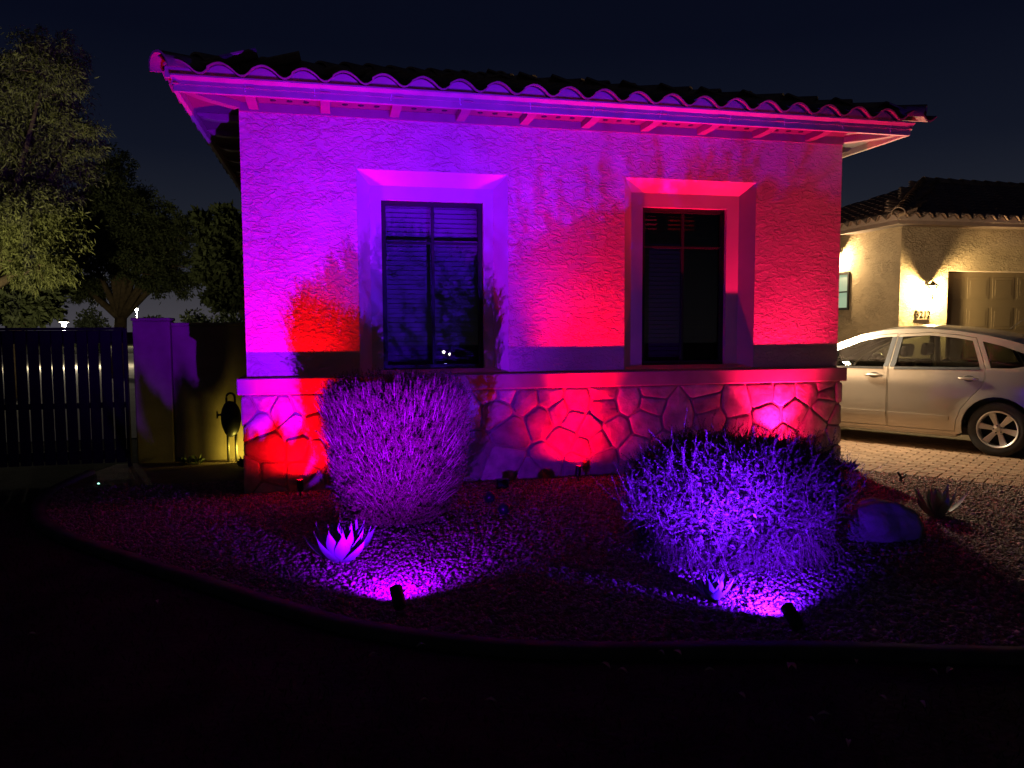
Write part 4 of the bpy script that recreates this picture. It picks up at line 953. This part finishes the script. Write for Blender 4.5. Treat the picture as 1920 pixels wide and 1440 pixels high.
MB().box(2.28, 2.42, -.68, .68, .30, .90).build('dashboard', M_CABIN, car, bevel=.03); MB().box(-.65, -.1, -.66, .66, .72, .80).build('parcel_shelf', M_CABIN, car)
for (sx, sy) in ((1.45, .36), (1.45, -.36)):
    se = MB().box(sx-.15, sx+.35, sy-.24, sy+.24, .38, .52).build('seat', M_CABIN, car, bevel=.04)
    MB().box(-.06, .06, -.23, .23, 0, .58, Matrix.Translation((sx-.12, sy, .48)) @ Matrix.Rotation(R(-14), 4, 'Y')).build('seat_back', M_CABIN, se, bevel=.05); MB().box(-.05, .05, -.13, .13, 0, .17, Matrix.Translation((sx-.28, sy, 1.09)) @ Matrix.Rotation(R(-10), 4, 'Y')).build('head_rest', M_CABIN, se, bevel=.04)
rs = MB().box(.05, .55, -.62, .62, .36, .52).build('seat', M_CABIN, car, bevel=.04); MB().box(-.06, .06, -.62, .62, 0, .5, Matrix.Translation((.08, 0, .5)) @ Matrix.Rotation(R(-16), 4, 'Y')).build('seat_back', M_CABIN, rs, bevel=.04)
MB().tube([(2.02+.09*math.cos(a)*.4, .36+.18*math.sin(a), .93+.18*math.cos(a)) for a in np.linspace(0, 2*math.pi, 20)], .013, 8, False).build('steering_wheel', M_DARKTRIM, car, smooth=True)
# wheels
def wheel(x, side):
    w = bpy.data.objects.new('wheel', None); w.empty_display_size = .1; link(w, car); w.location = (x, side*CWH, .31); w.rotation_euler = (R(-90)*side, random.uniform(0, 1), 0)
    MB().lathe([(.205, -.085), (.235, -.095), (.285, -.092), (.305, -.075), (.311, -.03), (.311, .03), (.305, .075), (.285, .092), (.235, .095), (.205, .085)], 40, None, False).build('tyre', M_TYRE, w, smooth=True, angle=40)
    MB().lathe([(.190, -.08), (.205, -.085), (.207, .085), (.212, .092), (.205, .097), (.192, .088), (.185, .06), (.185, -.07)], 40, None, False).build('rim', M_ALLOY, w, smooth=True, angle=40)
    MB().lathe([(0, .072), (.022, .074), (.026, .070), (.060, .062), (.064, .03), (0, .02)], 20).build('hub', M_ALLOY, w, smooth=True, angle=40)
    MB().lathe([(0, .005), (.186, .005)], 30).build('brake_disc', M_DARKTRIM, w)
    for k in range(6):
        a = k*math.pi/3; M = Matrix.Rotation(a, 4, 'Z')
        vs = [(.045, -.022, .035), (.045, .022, .035), (.188, .038, .05), (.188, -.038, .05), (.045, -.020, .064), (.045, .020, .064), (.10, .024, .070), (.10, -.024, .070), (.188, .036, .080), (.188, -.036, .080)]
        MB().add(vs, [(0, 3, 2, 1), (4, 5, 6, 7), (7, 6, 8, 9), (0, 1, 5, 4), (1, 2, 8, 6, 5), (2, 3, 9, 8), (3, 0, 4, 7, 9)], M).build('spoke', M_ALLOY, w, bevel=.004, seg=1)
    for k in range(5):
        a = k*2*math.pi/5+.3; MB().lathe([(.008, .06), (.008, .078), (0, .080)], 8, Matrix.Translation((.042*math.cos(a), .042*math.sin(a), 0))).build('wheel_nut', M_DARKTRIM, w)
for x in (0, 2.7):
    for s_ in (1, -1): wheel(x, s_)
MB().tube([(.12, .0, 1.44), (-.02, .0, 1.56)], [.004, .002], 6).build('aerial', M_DARKTRIM, car)

# ================================================================== trees beyond the wall
M_LEAF_A = mat('tree_leaf_pale', (.085, .095, .035), .7, var=.4, vscale=2.5, spec=.2); M_LEAF_B = mat('tree_leaf_dark', (.04, .05, .025), .75, var=.4, vscale=2.5, spec=.15)
def tree(label, base, trunk_h, blobs, nleaf, leaf_l, leaf_w, m, droop=0.4, trunk_r=.14, lean=(0, 0)):
    t = thing('tree', label, 'tree', tuple(base), 0, 'trees beyond the garden wall')
    tk = MB(); top = Vector((lean[0], lean[1], trunk_h)); tk.tube([(0, 0, 0), (lean[0]*.3, lean[1]*.3, trunk_h*.4), tuple(top)], [trunk_r*1.25, trunk_r, trunk_r*.8], 8)
    for (c, r_) in blobs:
        c = Vector(c); mid = top.lerp(c, .5)+Vector((random.uniform(-.2, .2), random.uniform(-.2, .2), .15)); tk.tube([tuple(top*.98), tuple(mid), tuple(c)], [trunk_r*.6, trunk_r*.35, trunk_r*.12], 6)
        for k in range(5):
            d = Vector((random.gauss(0, 1), random.gauss(0, 1), random.gauss(0, .7))).normalized()
            tk.tube([tuple(c), tuple(c+Vector((d.x*r_[0], d.y*r_[1], d.z*r_[2]))*.75)], [trunk_r*.14, trunk_r*.04], 5)
    tk.build('trunk', M_BARK, t, smooth=True)
    vol = np.array([r_[0]*r_[1]*r_[2] for _, r_ in blobs])**.75; cnt = (nleaf*vol/vol.sum()).astype(int); PP = []; DD = []
    for (c, r_), k in zip(blobs, cnt):
        m_s = max(1, k//55); cd = unit(rng.normal(size=(m_s, 3)))*rng.uniform(.35, 1.05, (m_s, 1)); cc = np.array(c)+cd*np.array(r_)
        idx = rng.integers(0, m_s, k); sp = .20*np.mean(r_)
        p = cc[idx]+rng.normal(0, 1, (k, 3))*np.array([sp, sp, sp*.8])*.55; PP.append(p)
        d = rng.normal(0, .6, (k, 3))+cd[idx]*.5; d[:, 2] -= droop; DD.append(d)
    P_ = np.concatenate(PP); P_[:, 2] = np.maximum(P_[:, 2], .6); D_ = np.concatenate(DD); k = len(P_)
    leaf_mesh('crown', P_, D_, rng.uniform(.7, 1.3, k)*leaf_l, rng.uniform(.7, 1.3, k)*leaf_w, m, t, .15); return t
def at(px, py, d):    # point at forward distance d along a pixel ray
    v = ray(px, py); return CAM+v*d
def blobs_px(base, d, L): 
    out = []
    for (px, py, rx, rz) in L:
        c = at(px, py, d); s_ = d/F; out.append(((c[0]-base[0]+random.uniform(-.3, .3), c[1]-base[1]+random.uniform(-.8, .8), c[2]), (rx*s_, rx*s_*1.0, rz*s_)))
    return out
d = 15.0; b = at(-40, 620, d); b[2] = 0
tree('tall pale feathery tree lit by a lamp, behind the slat gate', b, 2.2, blobs_px(b, d, [(-60, 140, 110, 90), (30, 180, 110, 90), (100, 150, 60, 60), (110, 250, 60, 60), (20, 300, 120, 80), (100, 370, 60, 60), (30, 430, 110, 70), (120, 420, 45, 55), (-40, 400, 120, 120), (60, 500, 70, 40), (-60, 250, 100, 100), (50, 90, 70, 50)]), 90000, .11, .022, M_LEAF_A, .7, .2)
d = 24.0; b = at(218, 620, d); b[2] = 0
tree('dark spreading tree with bare forked trunk beyond the gate pillar', b, 1.9, blobs_px(b, d, [(190, 390, 60, 55), (260, 400, 70, 55), (310, 440, 60, 50), (150, 460, 60, 50), (230, 470, 90, 50), (340, 500, 40, 45), (300, 520, 60, 40), (200, 320, 45, 45), (120, 520, 60, 40), (170, 540, 50, 30), (350, 450, 30, 40)]), 50000, .14, .045, M_LEAF_B, .3, .22, (.15, 0))
d = 20.0; b = at(470, 620, d); b[2] = 0
tree('dark leafy tree showing between house corner and wall', b, 1.6, blobs_px(b, d, [(430, 440, 45, 40), (470, 480, 60, 60), (420, 500, 40, 45), (450, 560, 55, 35), (405, 540, 25, 30), (520, 450, 50, 60)]), 15000, .17, .09, M_LEAF_B, .2, .16)
d = 17.0; b = at(20, 620, d); b[2] = 0
tree('dark low tree filling the gap under the pale feathery tree', b, 1.2, blobs_px(b, d, [(20, 560, 70, 40), (70, 580, 50, 30), (-40, 540, 70, 60), (90, 540, 35, 35)]), 9000, .18, .08, M_LEAF_B, .3, .14)
def shrub_far(px, py, w, h, d, label):
    c = at(px, py, d); s_ = d/F; t = thing('distant_shrub', label, 'shrub', (c[0], c[1], 0), 0, 'far shrubs on the horizon'); H = max(.8, c[2]+h*s_)
    n = 1800; p = unit(rng.normal(size=(n, 3)))*rng.uniform(.4, 1, (n, 1))*np.array([w*s_, w*s_, H*.5])+np.array([0, 0, H*.52])
    leaf_mesh('foliage', p, rng.normal(size=(n, 3)), .22*d/40, .12*d/40, M_LEAF_B, t, .1); MB().tube([(0, 0, 0), (0, 0, H*.5)], [.1, .05], 6).build('stem', M_BARK, t)
shrub_far(170, 598, 32, 18, 40, 'round far shrub beyond the slat gate'); shrub_far(290, 602, 30, 10, 42, 'low far shrub behind the gate pillar')
shrub_far(365, 596, 32, 16, 38, 'low far shrub behind the garden wall'); shrub_far(430, 590, 40, 22, 36, 'far shrub by the house corner behind the wall')

# ---- street lamps
M_POLE = mat('lamp_pole', (.06, .06, .06), .6, var=.1)
def street_lamp(px, py, d, label, power, bulb, loc=None, h=None, r=.10):
    if loc is None: c = at(px, py, d); loc, h = (c[0], c[1], 0), c[2]
    t = thing('street_lamp', label, 'street lamp', loc, 0, 'street lamps')
    MB().tube([(0, 0, 0), (0, 0, h+.15)], [.07, .045], 8).build('pole', M_POLE, t, smooth=True)
    MB().lathe([(.05, .0), (.20, .05), (.16, .14), (.05, .2)], 14, Matrix.Translation((0, 0, h+.06))).build('lamp_hood', M_POLE, t, smooth=True, angle=40)
    MB().lathe([(0, -r), (r*.7, -r*.7), (r, 0), (r*.7, r*.5)], 14, Matrix.Translation((0, 0, h))).build('lamp_globe', emit('globe_%d' % int(px), (1, .93, .72), bulb), t, smooth=True)
    lamp('street_light', 'POINT', t, (loc[0], loc[1], h-r-.05), power, (1, .88, .62), radius=.12); return t
street_lamp(256, 580, 70, 'far street lamp glowing above the gate pillar', 5000, 60, r=.16)
street_lamp(120, 609, 31, 'low bright lamp just above the slat gate', 1700, 160, r=.085)
tu = thing('tree_uplight', 'ground uplight under the pale feathery tree behind the gate', 'uplight', (-4.6, 4.6, 0), 0)
MB().lathe([(0, 0), (.06, 0), (.07, .12), (.06, .125), (.055, .10), (0, .098)], 16).build('lamp_cup', M_FIX, tu, smooth=True, angle=40)
MB().lathe([(0, .105), (.052, .105)], 16).build('lens', emit('uplight_lens', (1, .9, .55), 6), tu)
lamp('tree_beam', 'SPOT', tu, (-4.6, 4.6, .16), 1700, (1, .86, .42), (-5.1, 8.2, 2.6), 80, .9, .05)

# ---- path lights across the street, mirrored in the first window
for (x, y, yy, lb) in ((832, 660, -14.0, 'taller path light across the street facing the house'), (843, 664, -15.5, 'path light across the street behind the taller one'), (836, 685, -12.5, 'low bluish path light across the street')):
    G = gy(x, y, .20); dd = ray(x, y); dd = np.array([dd[0], -dd[1], dd[2]]); q = G+dd*((yy-.20)/dd[1])
    t = thing('path_light', lb, 'path light', (q[0], q[1], 0), 0, 'path lights across the street')
    MB().tube([(0, 0, 0), (0, 0, q[2]-.05)], [.03, .02], 8).build('post', M_POLE, t, smooth=True)
    MB().lathe([(0, -.05), (.04, -.035), (.05, 0), (.04, .035), (0, .05)], 12, Matrix.Translation((0, 0, q[2]))).build('globe', emit('path_globe_%d' % x, (1, .9, .7) if y < 680 else (.6, .75, 1), 45), t, smooth=True)
    MB().lathe([(.07, .05), (.02, .10), (0, .105)], 12, Matrix.Translation((0, 0, q[2]))).build('hood', M_POLE, t)

# ---- leaves lying on the lawn
M_DRY = mat('dry_leaf', (.50, .38, .26), .8, var=.3)
pts = [(295, 1142), (60, 1205), (700, 1245), (790, 1226), (820, 1200), (838, 1174), (920, 1333), (795, 1333), (1135, 1264), (1167, 1274), (1240, 1240), (1270, 1240), (1480, 1265), (1485, 1265), (1605, 1257), (1655, 1328), (1728, 1338), (1545, 1360), (1590, 1413), (1520, 1370), (1780, 1274), (1750, 1277), (1130, 1190), (1330, 1275), (1390, 1323)]
for (x, y) in pts:
    p = gz(x, y); L = random.uniform(.03, .06)
    vs = []; fs = []
    for i in range(5):
        u = i/4; w = L*.22*math.sin(math.pi*min(.98, u*.9+.06)); zz = .012+.010*math.sin(math.pi*u)+random.uniform(0, .004)
        vs += [(L*(u-.5), -w, zz+.006), (L*(u-.5), 0, zz), (L*(u-.5), w, zz+.007)]
    for i in range(4): b = 3*i; fs += [(b, b+1, b+4, b+3), (b+1, b+2, b+5, b+4)]
    o = MB().add(vs, fs).build('fallen_leaf', M_DRY, None, smooth=True); o.location = (p[0], p[1], .022); o.rotation_euler = (0, 0, random.uniform(0, 6.28))
    tag(o, 'curled dry leaf lying on the dark lawn', 'leaf', 'fallen leaves on the lawn')

for o in bpy.data.objects:
    if o.parent is not None and o.name.split('.')[0] in ('twigs', 'shoot_stems', 'hanging_stems', 'foliage', 'inner_foliage', 'shoots', 'hanging_foliage', 'branches', 'crown', 'leaves'):
        o['kind'] = 'stuff'
